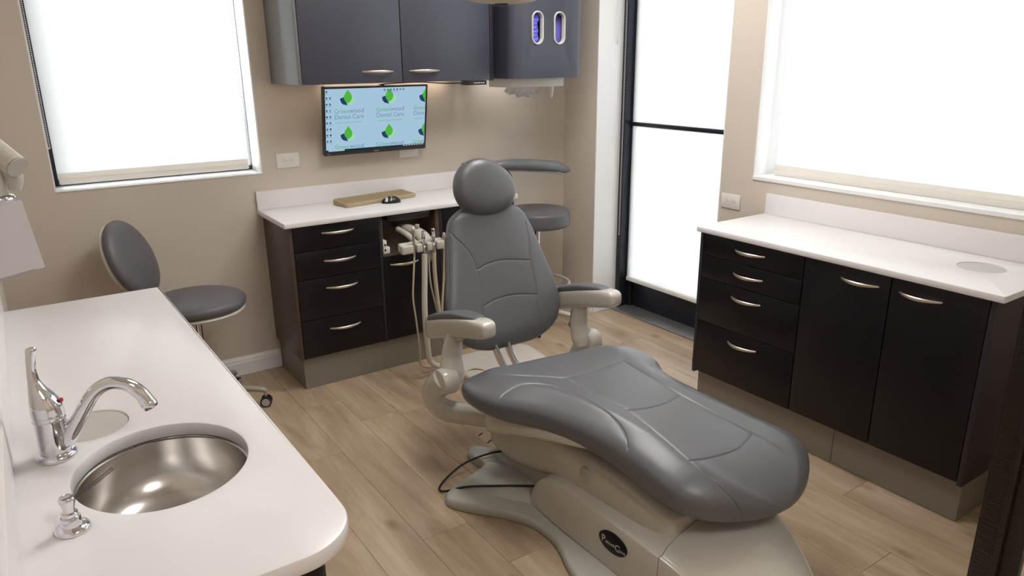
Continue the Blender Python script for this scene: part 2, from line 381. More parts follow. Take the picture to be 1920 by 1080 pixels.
# windows
def window(n, axis, d, a0, a1, z0, z1, fr=.035, fr2=.035):
    B = (lambda g, p, q, r, s_, u, v_: g.box(p, q, d+r, d+s_, u, v_, .002)) if axis == 'y' else (lambda g, p, q, r, s_, u, v_: g.box(d+r, d+s_, p, q, u, v_, .002))
    w_ = sempty(n, ((a0+a1)/2, d, z0) if axis == 'y' else (d, (a0+a1)/2, z0))
    for p, q, u, v_ in ((a0, a0+fr, z0, z1), (a1-fr2, a1, z0, z1)):
        g = G(); B(g, p, q, 0, .05, u, v_); g.build('stile', M_FRAME, w_)
    for u, v_ in ((z0, z0+fr*.6), (z1-fr, z1)):
        g = G(); B(g, a0+fr, a1-fr2, 0, .05, u, v_); g.build('rail', M_FRAME, w_)
    g = G(); B(g, a0+fr, a1-fr2, .02, .026, z0+fr*.6, z1-fr); g.v = g.v; g.build('pane', M_GLASS, w_, smooth=False)
    return w_
window('window_1', 'y', 3.955, .145+t, 1.055-t, 1.05+t, 2.45, .035, .001)
window('window_2', 'x', 3.225, .70, 2.305-t, 1.034+t, 2.45)
# glazed door
d1 = sempty('door_1', (3.27, 3.0, 0))
def Dbox(name, x0, x1, y0, y1, z0, z1, m=M_FRAME, b=.003, sm=True): return G().box(x0, x1, y0, y1, z0, z1, b).build(name, m, d1, sm)
Dbox('jamb', 3.195, 3.33, 3.437, 3.481, 0, 2.45); Dbox('jamb', 3.21, 3.33, 2.506, 2.55, 0, 2.45)
Dbox('stile', 3.262, 3.31, 3.408, 3.436, .01, 2.44); Dbox('stile', 3.262, 3.31, 2.551, 2.60, .01, 2.44)
Dbox('kick_rail', 3.285, 3.315, 2.60, 3.408, .012, .205); Dbox('top_rail', 3.262, 3.31, 2.60, 3.408, 2.36, 2.44)
G().box(3.30, 3.306, 2.60, 3.408, .205, 2.36).build('pane', M_GLASS, d1, smooth=False)
Dbox('push_bar', 3.235, 3.262, 2.56, 3.43, 1.192, 1.217, M_FRAME, .008)
Dbox('threshold', 3.14, 3.33, 2.506, 3.481, .0006, .012, M_LEDGE, .004)
Dbox('door_stop', 3.19, 3.197, 3.437, 3.475, 0, 2.45, M_FRAME, .001)
# baseboards with a stepped profile
BP = [(0, 0), (.014, 0), (.014, .010), (.013, .068), (.010, .076), (.010, .084), (.006, .092), (.004, .10), (0, .10)]
def baseboard(n, p, q, nrm):
    P = Vector((*p, 0)); Q = Vector((*q, 0)); N = Vector((*nrm, 0)); g = G()
    g.rings([[tuple(e+N*a+Vector((0, 0, b+.0005))) for a, b in BP] for e in (P, Q)]); struct(n, g, M_TRIM)
baseboard('baseboard_far', (XL, YF), (1.045, YF), (0, -1))
baseboard('baseboard_far_right', (2.36, YF), (XR, YF), (0, -1))
baseboard('baseboard_corner', (XR, YF), (XR, 3.487), (-1, 0))
baseboard('baseboard_doorway', (XR, 3.487-t), (3.195, 3.487-t), (0, -1))
baseboard('baseboard_right', (XR, 2.50), (XR, 2.225), (-1, 0))
baseboard('baseboard_left', (XL, 2.70), (XL, YF), (1, 0))
# door opening to the hall (dark wood jamb)
jm = sempty('trim_8', (1.59, .51, 0))
G().box(1.578, 1.5995, .466, .552, 0, 2.14, .003).build('jamb_lining', M_WOODD, jm)
G().box(1.564, 1.5785, .500, .514, 0, 2.14, .003).build('stop_bead', M_WOODD, jm)
G().box(1.585, 1.67, .5455, .560, 0, 2.14, .004).build('casing', M_WOODD, jm)
# ============================================================ FURNITURE
FY = 3.39; FX = 2.535
fr_far = lambda a, d, z: (a, FY+d, z)
fr_right = lambda a, d, z: (FX+d, a, z)
def fb(g, fr, a0, a1, d0, d1, z0, z1, bev=0.0):
    p, q = fr(a0, d0, z0), fr(a1, d1, z1)
    return g.box(min(p[0], q[0]), max(p[0], q[0]), min(p[1], q[1]), max(p[1], q[1]), min(z0, z1), max(z0, z1), bev)
def handle(fr, a0, a1, z, parent, pr=.030, r=.0052):
    n = 11; pts = []; rr = []
    for i in range(n):
        t_ = i/(n-1); a = a0+(a1-a0)*t_; s_ = math.sin(math.pi*t_)
        pts.append(fr(a, .003-(pr+.003)*s_**.8, z+.002)); rr.append(r*(.62+.5*s_))
    return G().tube(pts, rr, 10, 3, flat=(1.25, .8)).build('handle', M_NICK, parent)
def front(name, fr, a0, a1, z0, z1, parent, hz=None, ha=None, m=None):
    o = fb(G(), fr, a0+.0015, a1-.0015, 0, .018, z0+.0015, z1-.0015, .0015).build(name, m or M_CAB, parent)
    if ha: handle(fr, ha[0], ha[1], hz, o)
    return o
# --- far wall base run: three units
u1 = thing('drawer_cabinet', (1.26, 3.59, 0), 'dark four-drawer base cabinet at left end of the far counter, beside the black-seated stool', 'cabinet', None)
u1['label'] = 'dark four-drawer base cabinet with exposed brown side at the left end of the far counter'
fb(G(), fr_far, 1.030, 1.047, 0, .405, .168, .845, .0015).build('side_panel', M_SIDE, u1)
fb(G(), fr_far, 1.047, 1.486, .0185, .405, .168, .845).build('body', M_CABE, u1, False)
for za, zb, hz in ((.718, .845, .797), (.577, .718, .657), (.368, .577, .518), (.17, .368, .304)):
    front('drawer', fr_far, 1.048, 1.486, za, zb, u1, hz, (1.190, 1.356))
fb(G(), fr_far, 1.048, 1.486, .024, .40, 0.0015, .168).build('toe_kick', M_TOE, u1, False)
u2 = thing('niche_cabinet', (1.67, 3.59, 0), 'dark base cabinet with an open niche above one door, behind the hanging handpieces', 'cabinet')
g = G(); fb(g, fr_far, 1.4865, 1.502, 0, .405, .168, .845); fb(g, fr_far, 1.838, 1.856, 0, .405, .168, .845)
fb(g, fr_far, 1.502, 1.838, .02, .405, .168, .628); fb(g, fr_far, 1.502, 1.838, .16, .405, .628, .845); g.build('body', M_CABE, u2, False)
front('door', fr_far, 1.503, 1.837, .17, .628, u2, .580, (1.54, 1.705))
g = G(); fb(g, fr_far, 1.503, 1.837, .150, .158, .632, .843); fb(g, fr_far, 1.815, 1.837, .002, .150, .632, .843); fb(g, fr_far, 1.503, 1.509, .002, .150, .632, .843); fb(g, fr_far, 1.509, 1.815, .002, .150, .629, .637)
g.build('niche_liner', M_NICHE, u2, False)
G().prism([(1.57, FY+.012), (1.60, FY+.004), (1.70, FY-.004), (1.78, FY+.004), (1.80, FY+.03), (1.80, FY+.14), (1.55, FY+.14), (1.55, FY+.03)], .806, .838, .004).build('niche_hood', M_DGREY, u2)
g = G(); fb(g, fr_far, 1.511, 1.532, .008, .05, .642, .712, .003); fb(g, fr_far, 1.517, 1.55, .010, .03, .640, .676, .004); g.build('outlet_bracket', M_WHITEP, u2, label='pale metal outlet bracket with two dark ports')
g = G()
for z in (.69, .662): g.cyl(fr_far(1.5215, .0085, z), fr_far(1.5215, .006, z), .0055)
g.build('port', M_BLACK, u2)
for a, z in ((1.577, .676), (1.553, .703)): G().cyl(fr_far(a, .1505, z), fr_far(a, .144, z), .006, 12).build('screw', M_NICK, u2)
fb(G(), fr_far, 1.4865, 1.856, .024, .40, 0.0015, .168).build('toe_kick', M_TOE, u2, False)
u3 = thing('drawer_cabinet', (2.08, 3.59, 0), 'dark base cabinet mostly hidden behind the treatment chair backrest', 'cabinet')
fb(G(), fr_far, 1.857, 2.312, .0185, .405, .168, .845).build('body', M_CABE, u3, False)
fb(G(), fr_far, 2.295, 2.312, 0, .018, .168, .845).build('side_panel', M_CABE, u3, False)
for za, zb, hz in ((.718, .845, .797), (.577, .718, .657), (.368, .577, .518), (.17, .368, .304)): front('drawer', fr_far, 1.858, 2.294, za, zb, u3, hz, (2.0, 2.166))
fb(G(), fr_far, 1.857, 2.30, .024, .40, 0.0015, .168).build('toe_kick', M_TOE, u3, False)
ct = thing('countertop', (1.67, 3.58, .8455), 'white countertop with low backsplash on the far wall, under the monitor', 'countertop')
slab(rpoly([(1.006, 3.368), (2.335, 3.368), (2.335, 3.7995), (1.006, 3.7995)], [.006, .006, 0, 0], 4), [], .8455, .871, .004).build('worktop', M_TOP, ct)
G().box(1.006, 2.335, 3.781, 3.7995, .871, .965, .002).build('backsplash', M_TOP, ct)
# --- right wall base run
def toe(a0, a1, lab):
    o = fb(G(), fr_right, a0, a1, .035, .45, .0015, .1665, .001).build('plinth_panel', M_TOE, None, False); tag(o, lab, 'plinth', 'plinths under the right cabinets')
toe(1.471, 2.19, 'taupe metal plinth under the right cabinets, the length nearer the glazed door')
toe(.975, 1.469, 'taupe metal plinth under the right cabinets, the length nearer the dark doorway jamb')
v1 = thing('drawer_cabinet', (2.77, 1.93, 0), 'dark four-drawer base cabinet under the right counter, nearest the glazed door', 'cabinet')
fb(G(), fr_right, 2.187, 2.203, 0, .46, .160, .845, .0015).build('side_panel', M_CABE, v1)
fb(G(), fr_right, 1.667, 2.187, .0185, .46, .168, .845).build('body', M_CABE, v1, False)
for za, zb, hz in ((.742, .845, .795), (.635, .742, .690), (.425, .635, .581), (.17, .425, .369)):
    front('drawer', fr_right, 1.666, 2.187, za, zb, v1, hz, (1.852, 2.008))
v2 = thing('door_cabinet', (2.77, 1.49, 0), 'dark one-door base cabinet in the middle of the right run, beside the drawers', 'cabinet')
fb(G(), fr_right, 1.314, 1.666, .0185, .46, .168, .845).build('body', M_CABE, v2, False)
front('door', fr_right, 1.313, 1.665, .17, .845, v2, .790, (1.355, 1.507))
v3 = thing('door_cabinet', (2.77, 1.14, 0), 'dark one-door base cabinet below the round chute hole of the right counter', 'cabinet')
fb(G(), fr_right, .985, 1.313, .0185, .46, .168, .845).build('body', M_CABE, v3, False)
front('door', fr_right, .984, 1.312, .17, .845, v3, .790, (1.130, 1.281))
fb(G(), fr_right, .965, .983, 0, .46, .160, .845, .0015).build('side_panel', M_CABE, v3)
cr_ = thing('countertop', (2.76, 1.57, .8455), 'white countertop with backsplash under the large right window, with a round chute hole', 'countertop')
slab(rpoly([(2.512, .937), (2.999, .937), (2.999, 2.212), (2.512, 2.212)], [.006, 0, 0, .006], 4), [ell(2.815, 1.145, .077, .077)], .8455, .870, .004).build('worktop', M_TOP, cr_)
G().box(2.981, 2.999, .937, 2.205, .870, .968, .002).build('backsplash', M_TOP, cr_)
def liner(cx, cy, r, z, par):
    G().lathe([(r, z), (r, z-.115), (r-.01, z-.13), (0, z-.132)], (cx, cy, 0), 48).build('chute_liner', M_GREYIN, par, label='pale grey chute liner')
liner(2.815, 1.145, .0765, .866, cr_)
# --- foreground counter with sink
cs = thing('countertop', (.13, 1.8, .835), 'large white sink countertop in the left foreground with an oval basin cutout', 'countertop')
outer = rpoly([(XL+.001, .972), (.374, .972), (.374, 1.12), (.349, 2.658), (XL+.001, 2.658)], [0, .105, 0, .004, 0], 14)
SK = (.142, 1.405, .152, .166)
slab(outer, [ell(SK[0], SK[1], SK[2], SK[3], 96), ell(.044, 1.660, .072, .072)], .836, .868, .007).build('worktop', M_TOP, cs)
G().box(XL+.001, XL+.019, .972, 2.658, .868, .968, .003).build('backsplash', M_TOP, cs)
liner(.044, 1.66, .0715, .863, cs)
sc_ = thing('sink_cabinet', (.1, 1.8, 0), 'dark base cabinet under the foreground sink counter', 'cabinet')
bp = rpoly([(XL+.001, 1.005), (.318, 1.005), (.318, 2.62), (XL+.001, 2.62)], [0, .03, 0, 0], 8); ip = offs(bp, .018)
g = G(); g.rings([[(x, y, .10) for x, y in ip], [(x, y, .10) for x, y in bp], [(x, y, .8345) for x, y in bp], [(x, y, .8345) for x, y in ip], [(x, y, .118) for x, y in ip]], cap=False)
g.add([(x, y, .118) for x, y in ip], [tuple(range(len(ip)))]); g.add([(x, y, .10) for x, y in ip], [tuple(range(len(ip)))]); g.build('body', M_CAB, sc_, angle=30)
G().box(XL+.001, .29, 1.05, 2.60, .0015, .10).build('toe_kick', M_TOE, sc_, False)
# cut room for the bowl is not visible; the bowl is its own thing
sk = thing('sink', (SK[0], SK[1], .70), 'oval satin steel undermount sink basin in the foreground counter', 'sink')
pr = [(1.02, .8355), (1.02, .834), (.995, .832), (.985, .80), (.95, .765), (.86, .735), (.70, .718), (.45, .709), (.20, .706), (.13, .705), (.125, .700), (0, .699)]
g = G(); R_ = []
for r, z in pr:
    n = 96; R_.append([(SK[0]+max(r, 1e-4)*SK[2]*math.cos(2*math.pi*k/n), SK[1]+max(r, 1e-4)*SK[3]*math.sin(2*math.pi*k/n), z) for k in range(n)])
g.rings(R_, cap=False); g.build('basin', M_STEEL, sk, angle=50)
G().lathe([(.021, .706), (.021, .7085), (.017, .7095), (.012, .706), (0, .705)], (SK[0], SK[1], 0), 32).build('drain', M_CHROME, sk)
# faucet
fc = thing('faucet', (-.023, 1.55, .868), 'chrome single-lever faucet with an arched spout beside the oval sink', 'faucet')
B = Vector((-.023, 1.55, 0))
G().lathe([(.036, .8685), (.036, .874), (.033, .879), (.028, .881)], B, 40).build('base_ring', M_CHROME, fc)
G().lathe([(.0275, .881), (.0285, .886), (.0275, .915), (.0275, .945), (.0285, .947), (.0285, .950), (.027, .951), (.0265, .957), (.0285, .959), (.028, .963)], B, 40).build('body', M_CHROME, fc)
g = G()
hp = [(-.023, 1.550, .962, .0285, .0285), (-.0235, 1.551, .978, .0280, .028), (-.0265, 1.552, .996, .0225, .024), (-.031, 1.553, 1.012, .0155, .017), (-.034, 1.554, 1.028, .0105, .011), (-.034, 1.554, 1.048, .0085, .0085), (-.031, 1.553, 1.075, .0085, .0075), (-.0275, 1.552, 1.093, .0092, .0065), (-.0272, 1.552, 1.096, .006, .004)]
R_ = []
for i in range(len(hp)-1):
    for j in range(4):
        q = [a*(1-j/4)+b*(j/4) for a, b in zip(hp[i], hp[i+1])]
        R_.append([(q[0]+q[3]*math.cos(a), q[1]+q[4]*math.sin(a), q[2]) for a in [2*math.pi*k/28 for k in range(28)]])
g.rings(R_); g.build('lever', M_CHROME, fc, angle=60)
a = math.radians(-20); D = Vector((math.cos(a), math.sin(a), 0))
sp_ = [(.006, .888), (.026, .905), (.053, .945), (.085, .992), (.116, 1.009), (.146, 1.002), (.166, .982), (.176, .962)]
G().tube([B+D*s_+Vector((0, 0, z)) for s_, z in sp_], [.0165, .016, .0145, .0135, .013, .013, .0135, .014], 20, 6).build('spout', M_CHROME, fc, angle=70)
e1 = B+D*.176+Vector((0, 0, .962)); dd = (D*.38+Vector((0, 0, -.92))).normalized()
G().cyl(e1-dd*.001, e1+dd*.014, .0148, 24, bev=.002).build('aerator', M_CHROME, fc)
G().cyl(B+D*.026+Vector((0, 0, .985)), B+D*.0295+Vector((0, 0, .986)), .004, 12).build('temperature_mark', M_RED, fc, label='small red temperature mark')
sd = thing('soap_dispenser', (-.019, 1.262, .868), 'small chrome soap dispenser with a clear angled nozzle at the near side of the sink', 'soap dispenser')
S = Vector((-.019, 1.262, 0))
G().lathe([(.0265, .8685), (.0265, .872), (.024, .876), (.0165, .879), (.0155, .890), (.0145, .893)], S, 36).build('base', M_CHROME, sd)
G().lathe([(.0115, .893), (.0125, .895), (.0125, .901), (.009, .903), (.0085, .908), (.0125, .922), (.0125, .926), (.0105, .929), (.004, .9295), (0, .9295)], S, 32).build('pump_head', M_CHROME, sd)
a = math.radians(15); D2 = Vector((math.cos(a), math.sin(a), 0))
G().tube([S+D2*.010+Vector((0, 0, .921)), S+D2*.04+Vector((0, 0, .932)), S+D2*.076+Vector((0, 0, .947))], [.0036, .0034, .0032], 12, 4).build('nozzle', M_CLEAR, sd)
# --- upper cabinets
UZ = 1.490
uc = thing('wall_cabinet', (1.67, 3.6, UZ), 'dark two-door wall cabinet above the monitor', 'cabinet')
g = G(); fb(g, fr_far, 1.145, 1.162, 0, .409, UZ, 2.22, .0015); g.build('side_panel', mat('side_laminate_window_sheen', srgb(112, 112, 112), .28, spec=.6), uc)  # pale grey holds the window's grazing reflection, painted into the left panel
g = G(); fb(g, fr_far, 2.178, 2.200, 0, .409, UZ, 2.22, .0015); g.build('side_panel', M_CABE, uc)
g = G(); fb(g, fr_far, 1.162, 2.178, .019, .409, UZ+.004, 2.22); g.build('body', M_SIDE, uc, False)
M_CAB_SHEEN = mat('espresso_laminate_sheen_tint', srgb(66, 68, 80), .36, spec=.55, var=(4, .05))  # same laminate as the base units, reflected room light put into the colour
for a0, a1, h0, h1 in ((1.163, 1.667, 1.457, 1.622), (1.668, 2.177, 1.704, 1.876)): front('door', fr_far, a0, a1, UZ, 2.22, uc, 1.543, (h0, h1), m=M_CAB_SHEEN)
o = G().box(1.175, 1.33, 3.62, 3.645, UZ-.0015, UZ+.003).box(1.40, 2.13, 3.74, 3.76, UZ-.0015, UZ+.003).build('led_or_fill_strip', emis('warm_led', (1.0, .82, .62), 9.0), uc, False)
gc = thing('glove_cabinet', (2.465, 3.52, 1.495), 'dark wall cabinet with rounded front corners and two oval glove openings', 'cabinet')
def stadium(cx, cz, w_, h_, n=10):
    r = w_/2; L = h_/2-r; P = []
    for k in range(n+1): t_ = math.pi*k/n; P.append((cx+r*math.cos(t_), cz+L+r*math.sin(t_)))
    for k in range(n+1): t_ = math.pi+math.pi*k/n; P.append((cx+r*math.cos(t_), cz-L+r*math.sin(t_)))
    return P
zc, GZ0, GZ1 = 1.749, 1.497, 2.22
pan = slab([(2.30, GZ0), (2.635, GZ0), (2.635, GZ1), (2.30, GZ1)], [stadium(2.383, zc, .060, .152), stadium(2.526, zc, .060, .152)], 0, .016, .0004)
pan.v = [(x, 3.266-z, y) for x, y, z in pan.v]
pan.build('front_panel', M_CAB_SHEEN, gc)
def shell(sgn):
    cx = 2.30 if sgn < 0 else 2.635; R = .07; th = .016; O = []; I = []
    for k in range(11):
        a = math.pi/2*k/10; O.append((cx+sgn*R*math.sin(a), 3.25+R-R*math.cos(a))); I.append((cx+sgn*(R-th)*math.sin(a), 3.25+R-(R-th)*math.cos(a)))
    O.append((cx+sgn*R, 3.799)); I.append((cx+sgn*(R-th), 3.799)); return O+I[::-1]
for sgn in (-1, 1): G().prism(shell(sgn), GZ0, GZ1).build('curved_side', M_CAB_SHEEN, gc, angle=30)
G().box(2.250, 2.688, 3.29, 3.799, GZ0+.002, GZ0+.018).build('bottom', M_CABE, gc, False)
for cx in (2.383, 2.526):
    A = stadium(cx, zc, .076, .168); I = stadium(cx, zc, .058, .150); g = G()
    g.rings([[(x, 3.2505, z) for x, z in A], [(x, 3.2445, z) for x, z in offs(A, .002)], [(x, 3.2445, z) for x, z in offs(I, -.002)], [(x, 3.247, z) for x, z in I], [(x, 3.268, z) for x, z in I]], cap=False)
    g.build('opening_trim', M_GREYIN, gc, label='pale oval opening trim')
def glove_box(cx, lab):
    o = thing('glove_box', (cx, 3.33, 1.62), lab, 'glove box', 'glove boxes behind the oval openings'); return o
gb = glove_box(2.383, 'purple glove box with crumpled gloves bulging in the left oval opening')
G().box(2.325, 2.441, 3.305, 3.38, 1.66, 1.84, .002).build('carton', M_BLACK, gb)
g = G(); rnd = random.Random(3)
for k in range(8):
    z = 1.672+k*.0195; a = rnd.uniform(-.010, .010); g.tube([(2.360+a, 3.300, z), (2.370+a, 3.284, z+.012), (2.384-a, 3.276, z+.022), (2.396-a, 3.286, z+.034), (2.402, 3.302, z+.03)], [.008, .014, .016, .013, .007], 10, 4, flat=(1, .6))
g.build('glove', M_GLOVE, gb)
gb2 = glove_box(2.526, 'smooth purple glove box behind the right oval opening')
G().box(2.47, 2.584, 3.288, 3.37, 1.66, 1.86, .002).build('carton', M_BOX, gb2)
# shelf that carries the boxes
G().box(2.250, 2.688, 3.285, 3.799, 1.642, 1.6585).build('shelf', M_CABE, gc, False)
G().box(2.32, 2.62, 3.70, 3.725, GZ0-.0015, GZ0+.0025).build('led_or_fill_strip', emis('added_wall_fill', (1.0, .95, .88), 9.0), gc, False)  # added glowing strip, fill light for the far wall below
td = thing('towel_dispenser', (2.49, 3.48, 1.40), 'white paper towel dispenser mounted under the dark glove cabinet', 'towel dispenser')
G().box(2.300, 2.672, 3.395, 3.60, 1.447, 1.4965, .004).build('housing', M_WHITEP, td)
G().tube([(2.606, 3.425, 1.448), (2.606, 3.425, 1.415), (2.603, 3.425, 1.385)], [.017, .013, .009], 16, 3).build('nozzle', M_WHITEP, td)
g = G(); nx, nz = 26, 10; R_ = []
tw = random.Random(5)
bm = bmesh.new(); vs = []
for i in range(nx+1):
    rowv = []
    for j in range(nz+1):
        x = 2.305+.225*i/nx; q = j/nz; dz = .030+.020*math.sin(i*.9)*.4+.018*math.sin(math.pi*i/nx)
        y = 3.425+.014*math.sin(i*1.25+j*.35)*q+.020*math.sin(q*math.pi); z = 1.4455-dz*q
        rowv.append(bm.verts.new((x, y, z)))
    vs.append(rowv)
for i in range(nx):
    for j in range(nz): bm.faces.new((vs[i][j], vs[i+1][j], vs[i+1][j+1], vs[i][j+1]))
bmesh.ops.solidify(bm, geom=list(bm.faces), thickness=.004); g.bm(bm)
pt = g.build('paper_towel', M_PAPER, None, angle=80); tag(pt, 'crumpled white paper towel hanging out of the dispenser', 'paper towel')
# small dark switch box under the cabinet
ub = thing('switch_box', (2.08, 3.44, 1.47), 'small black switch box under the right end of the two-door wall cabinet', 'switch box')
G().box(2.03, 2.155, 3.392, 3.45, 1.468, 1.4895, .002).build('case', M_BLACK, ub)
for k in range(5): G().box(2.075+k*.014, 2.084+k*.014, 3.3905, 3.3925, 1.476, 1.4805).build('mark', M_WHITEP, ub, False)
ubc = G().tube([(2.03, 3.42, 1.48), (1.95, 3.47, 1.478), (1.86, 3.60, 1.484), (1.74, 3.66, 1.479), (1.68, 3.69, 1.474), (1.66, 3.70, 1.462)], .0028, 8, 6).build('cable', M_BLACK)
tag(ubc, 'thin black cable sagging from the switch box to the monitor', 'cable')
# ============================================================ MONITOR
mo = thing('monitor', (1.66, 3.70, 1.30), 'black monitor showing leaf logos on a pale blue desktop, mounted on the far wall', 'monitor')
tl, bl, tr = Vector((1.357, 3.660, 1.470)), Vector((1.357, 3.718, 1.122)), Vector((1.945, 3.660, 1.470))
ux = (tr-tl).normalized(); uz = (tl-bl); uz = (uz-ux*uz.dot(ux)).normalized(); un = ux.cross(uz)   # un points towards the viewer (-y)
un = un if un.y < 0 else -un
MW, MH = .588, .352
cm = (tl+tr)/2-uz*MH/2
def MP(x, z, d=0): return cm+ux*x+uz*z+un*d
def mbox(g, x0, x1, z0, z1, d0, d1, bev=0):
    h = G().box(x0, x1, z0, z1, d0, d1, bev); g.add([MP(*p) for p in h.v], h.f); return g
g = G(); mbox(g, -MW/2, MW/2, -MH/2, MH/2, -.028, -.002, .004); mbox(g, -.12, .12, -.08, .08, -.05, -.027, .004); g.build('housing', M_BLACK, mo)
g = G(); t_ = .0095
for x0, x1, z0, z1 in ((-MW/2, MW/2, MH/2-t_, MH/2), (-MW/2, -MW/2+t_, -MH/2+.022, MH/2-t_), (MW/2-t_, MW/2, -MH/2+.022, MH/2-t_), (-MW/2, MW/2, -MH/2, -MH/2+.022)): mbox(g, x0, x1, z0, z1, -.004, .0035, .0012)
g.build('bezel', M_DGREY, mo)
x0, x1, z0, z1 = -MW/2+t_, MW/2-t_, -MH/2+.022, MH/2-t_
g = G(); mbox(g, x0, x1, z0, z1, -.003, .0008); scr = g.build('screen', emis('screen_pale_blue', srgb(168, 200, 222), .76), mo, False)
def item(name, polys, m, d=.0012):
    g = G()
    for P in polys: g.add([MP(x, z, d) for x, z in P], [tuple(range(len(P)))])
    return g.build(name, m, scr, False)
E_GRN = emis('leaf_green', srgb(76, 176, 60), .85); E_NVY = emis('leaf_navy', srgb(34, 66, 98), .8); E_LGT = emis('leaf_pale', srgb(150, 205, 160), .9)
E_TXT = emis('text_grey', srgb(110, 134, 160), .85); E_TXG = emis('text_green', srgb(88, 176, 122), .8); E_DRK = emis('taskbar_dark', srgb(24, 44, 60), .8); E_ICO = emis('icon_slate', srgb(60, 84, 112), .8)
E_TEAL = emis('icon_teal', srgb(40, 150, 170), .9)
def leafpts(cx, cz, w_, h_, lean=0):
    P = []; n = 12
    for k in range(n+1): q = k/n; P.append((cx+lean*q*q+w_/2*math.sin(math.pi*q**.8), cz-h_/2+h_*q))
    for k in range(n-1, 0, -1): q = k/n; P.append((cx+lean*q*q-w_/2*math.sin(math.pi*q**.8), cz-h_/2+h_*q))
    return P
def petal(cx, cz, s, sg):
    P = [(cx, cz-.031*s)]
    for k in range(9): a = math.radians(-90+k*90/8); P.append((cx+sg*(.010+.020*math.cos(a))*s, cz+(-.004+.024*math.sin(a))*s))
    P.append((cx+sg*.012*s, cz+.002*s)); return P
def clipx(P): return [(min(x, x1-.0006), z) for x, z in P]
def txt(s, x, z, size, m, d=.0014, clip=True, bold=False):
    v, f = text_geo(s, size, 0.0); v = [(x+p[0], z+p[1]) for p in v]
    if clip:
        keep = [q for q in f if all(z0+.001 < v[i][1] for i in q) and all(v[i][0] < x1-.0005 for i in q)]; f = keep
    g = G(); g.add([MP(a, b, d) for a, b in v], f)
    if g.f: g.build('text', m, scr, False)
SW, SH = x1-x0, z1-z0
def fit_text(st, x, zb, width, m, xmax, size=.030, d=.0014):
    v, f = text_geo(st, size, 0.0); wx = max(p[0] for p in v); k = width/wx
    v = [(x+p[0]*k, zb+p[1]*min(k, 1.15)) for p in v]; f = [q for q in f if all(v[i][1] > z0+.0005 and v[i][0] < xmax for i in q)]
    if f: G().add([MP(a, b, d) for a, b in v], f).build('text', m, scr, False)
for zz, full in ((z1-.040, True), (z1-.226, False)):
    for cx in (x0+.2145*SW, x0+.622*SW, x1+.004):
        cut = cx > x1-.02
        if not cut: item('logo_leaf_shade', [petal(cx, zz-.004, 1.35, 1)], E_LGT, .0010)
        item('logo_leaf_navy', [clipx(petal(cx-.002, zz-.004, 1.35, -1))], E_NVY, .0012)
        item('logo_leaf', [clipx(leafpts(cx, zz, .044, .068))], E_GRN, .0015)
        tx = cx-.075; tb = zz-.084
        fit_text('Green', tx, tb, .078, E_TXG, x1-.001)
        if not cut: fit_text('wood', tx+.082, tb, .080, E_TXT, x1-.001)
        if full:
            fit_text('Dental Care', tx, tb-.030, .162, E_TXT, x1-.001)
            fit_text('a great reason to smile', tx+.006, tb-.052, .145, E_TXG, x1-.001, .012)
g = []
for c, xx in enumerate((x0+.008, x0+.026)):
    for k in range(9):
        if c == 1 and k == 0: continue
        zt = z1-.014-k*.0315; s_ = .0042
        item('icon', [[(xx-s_, zt-s_), (xx+s_, zt-s_), (xx+s_, zt+s_), (xx-s_, zt+s_)]], E_TEAL if (c, k) == (1, 3) else (E_DRK if (c, k) in ((0, 4), (1, 6), (1, 7)) else E_ICO), .0017)
        item('icon_caption', [[(xx-.006, zt-.0105), (xx+.006, zt-.0105), (xx+.006, zt-.009), (xx-.006, zt-.009)]], E_ICO, .0017)
for k in range(7):
    xx = .04+k*.0185; zt = z1-.012; s_ = .0038
    item('icon', [[(xx-s_, zt-s_), (xx+s_, zt-s_), (xx+s_, zt+s_), (xx-s_, zt+s_)]], E_ICO, .0017)
item('icon_caption', [[(.04, z1-.0205), (.12, z1-.0205), (.12, z1-.019), (.04, z1-.019)]], E_ICO, .0017)
item('taskbar', [[(x0+.10, z0), (x1, z0), (x1, z0+.0085), (x0+.10, z0+.0085)]], E_DRK, .0019)
item('taskbar', [[(x0, z0), (x0+.012, z0), (x0+.012, z0+.008), (x0, z0+.008)]], E_DRK, .0019)
E_WHT = emis('tray_white', (.85, .9, .95), .9)
item('tray_mark', [[(x1-.13+k*.016, z0+.003), (x1-.119+k*.016, z0+.003), (x1-.119+k*.016, z0+.0055), (x1-.13+k*.016, z0+.0055)] for k in range(8)], E_WHT, .0022)
v, f = text_geo('ASUS', .0125, 0.0); G().add([MP(p[0]-.018, p[1]-MH/2+.006, .0038) for p in v], f).build('bezel_text', M_SILV, mo, False)
v, f = text_geo('HDMI', .007, 0.0); G().add([MP(p[0]-MW/2+.014, p[1]-MH/2+.007, .0038) for p in v], f).build('port_text', M_SILV, mo, False)
g = G(); g.box(1.60, 1.72, 3.755, 3.7995, 1.24, 1.36, .004).cyl((1.66, 3.73, 1.30), (1.66, 3.76, 1.30), .03); g.build('wall_mount', M_BLACK, mo)

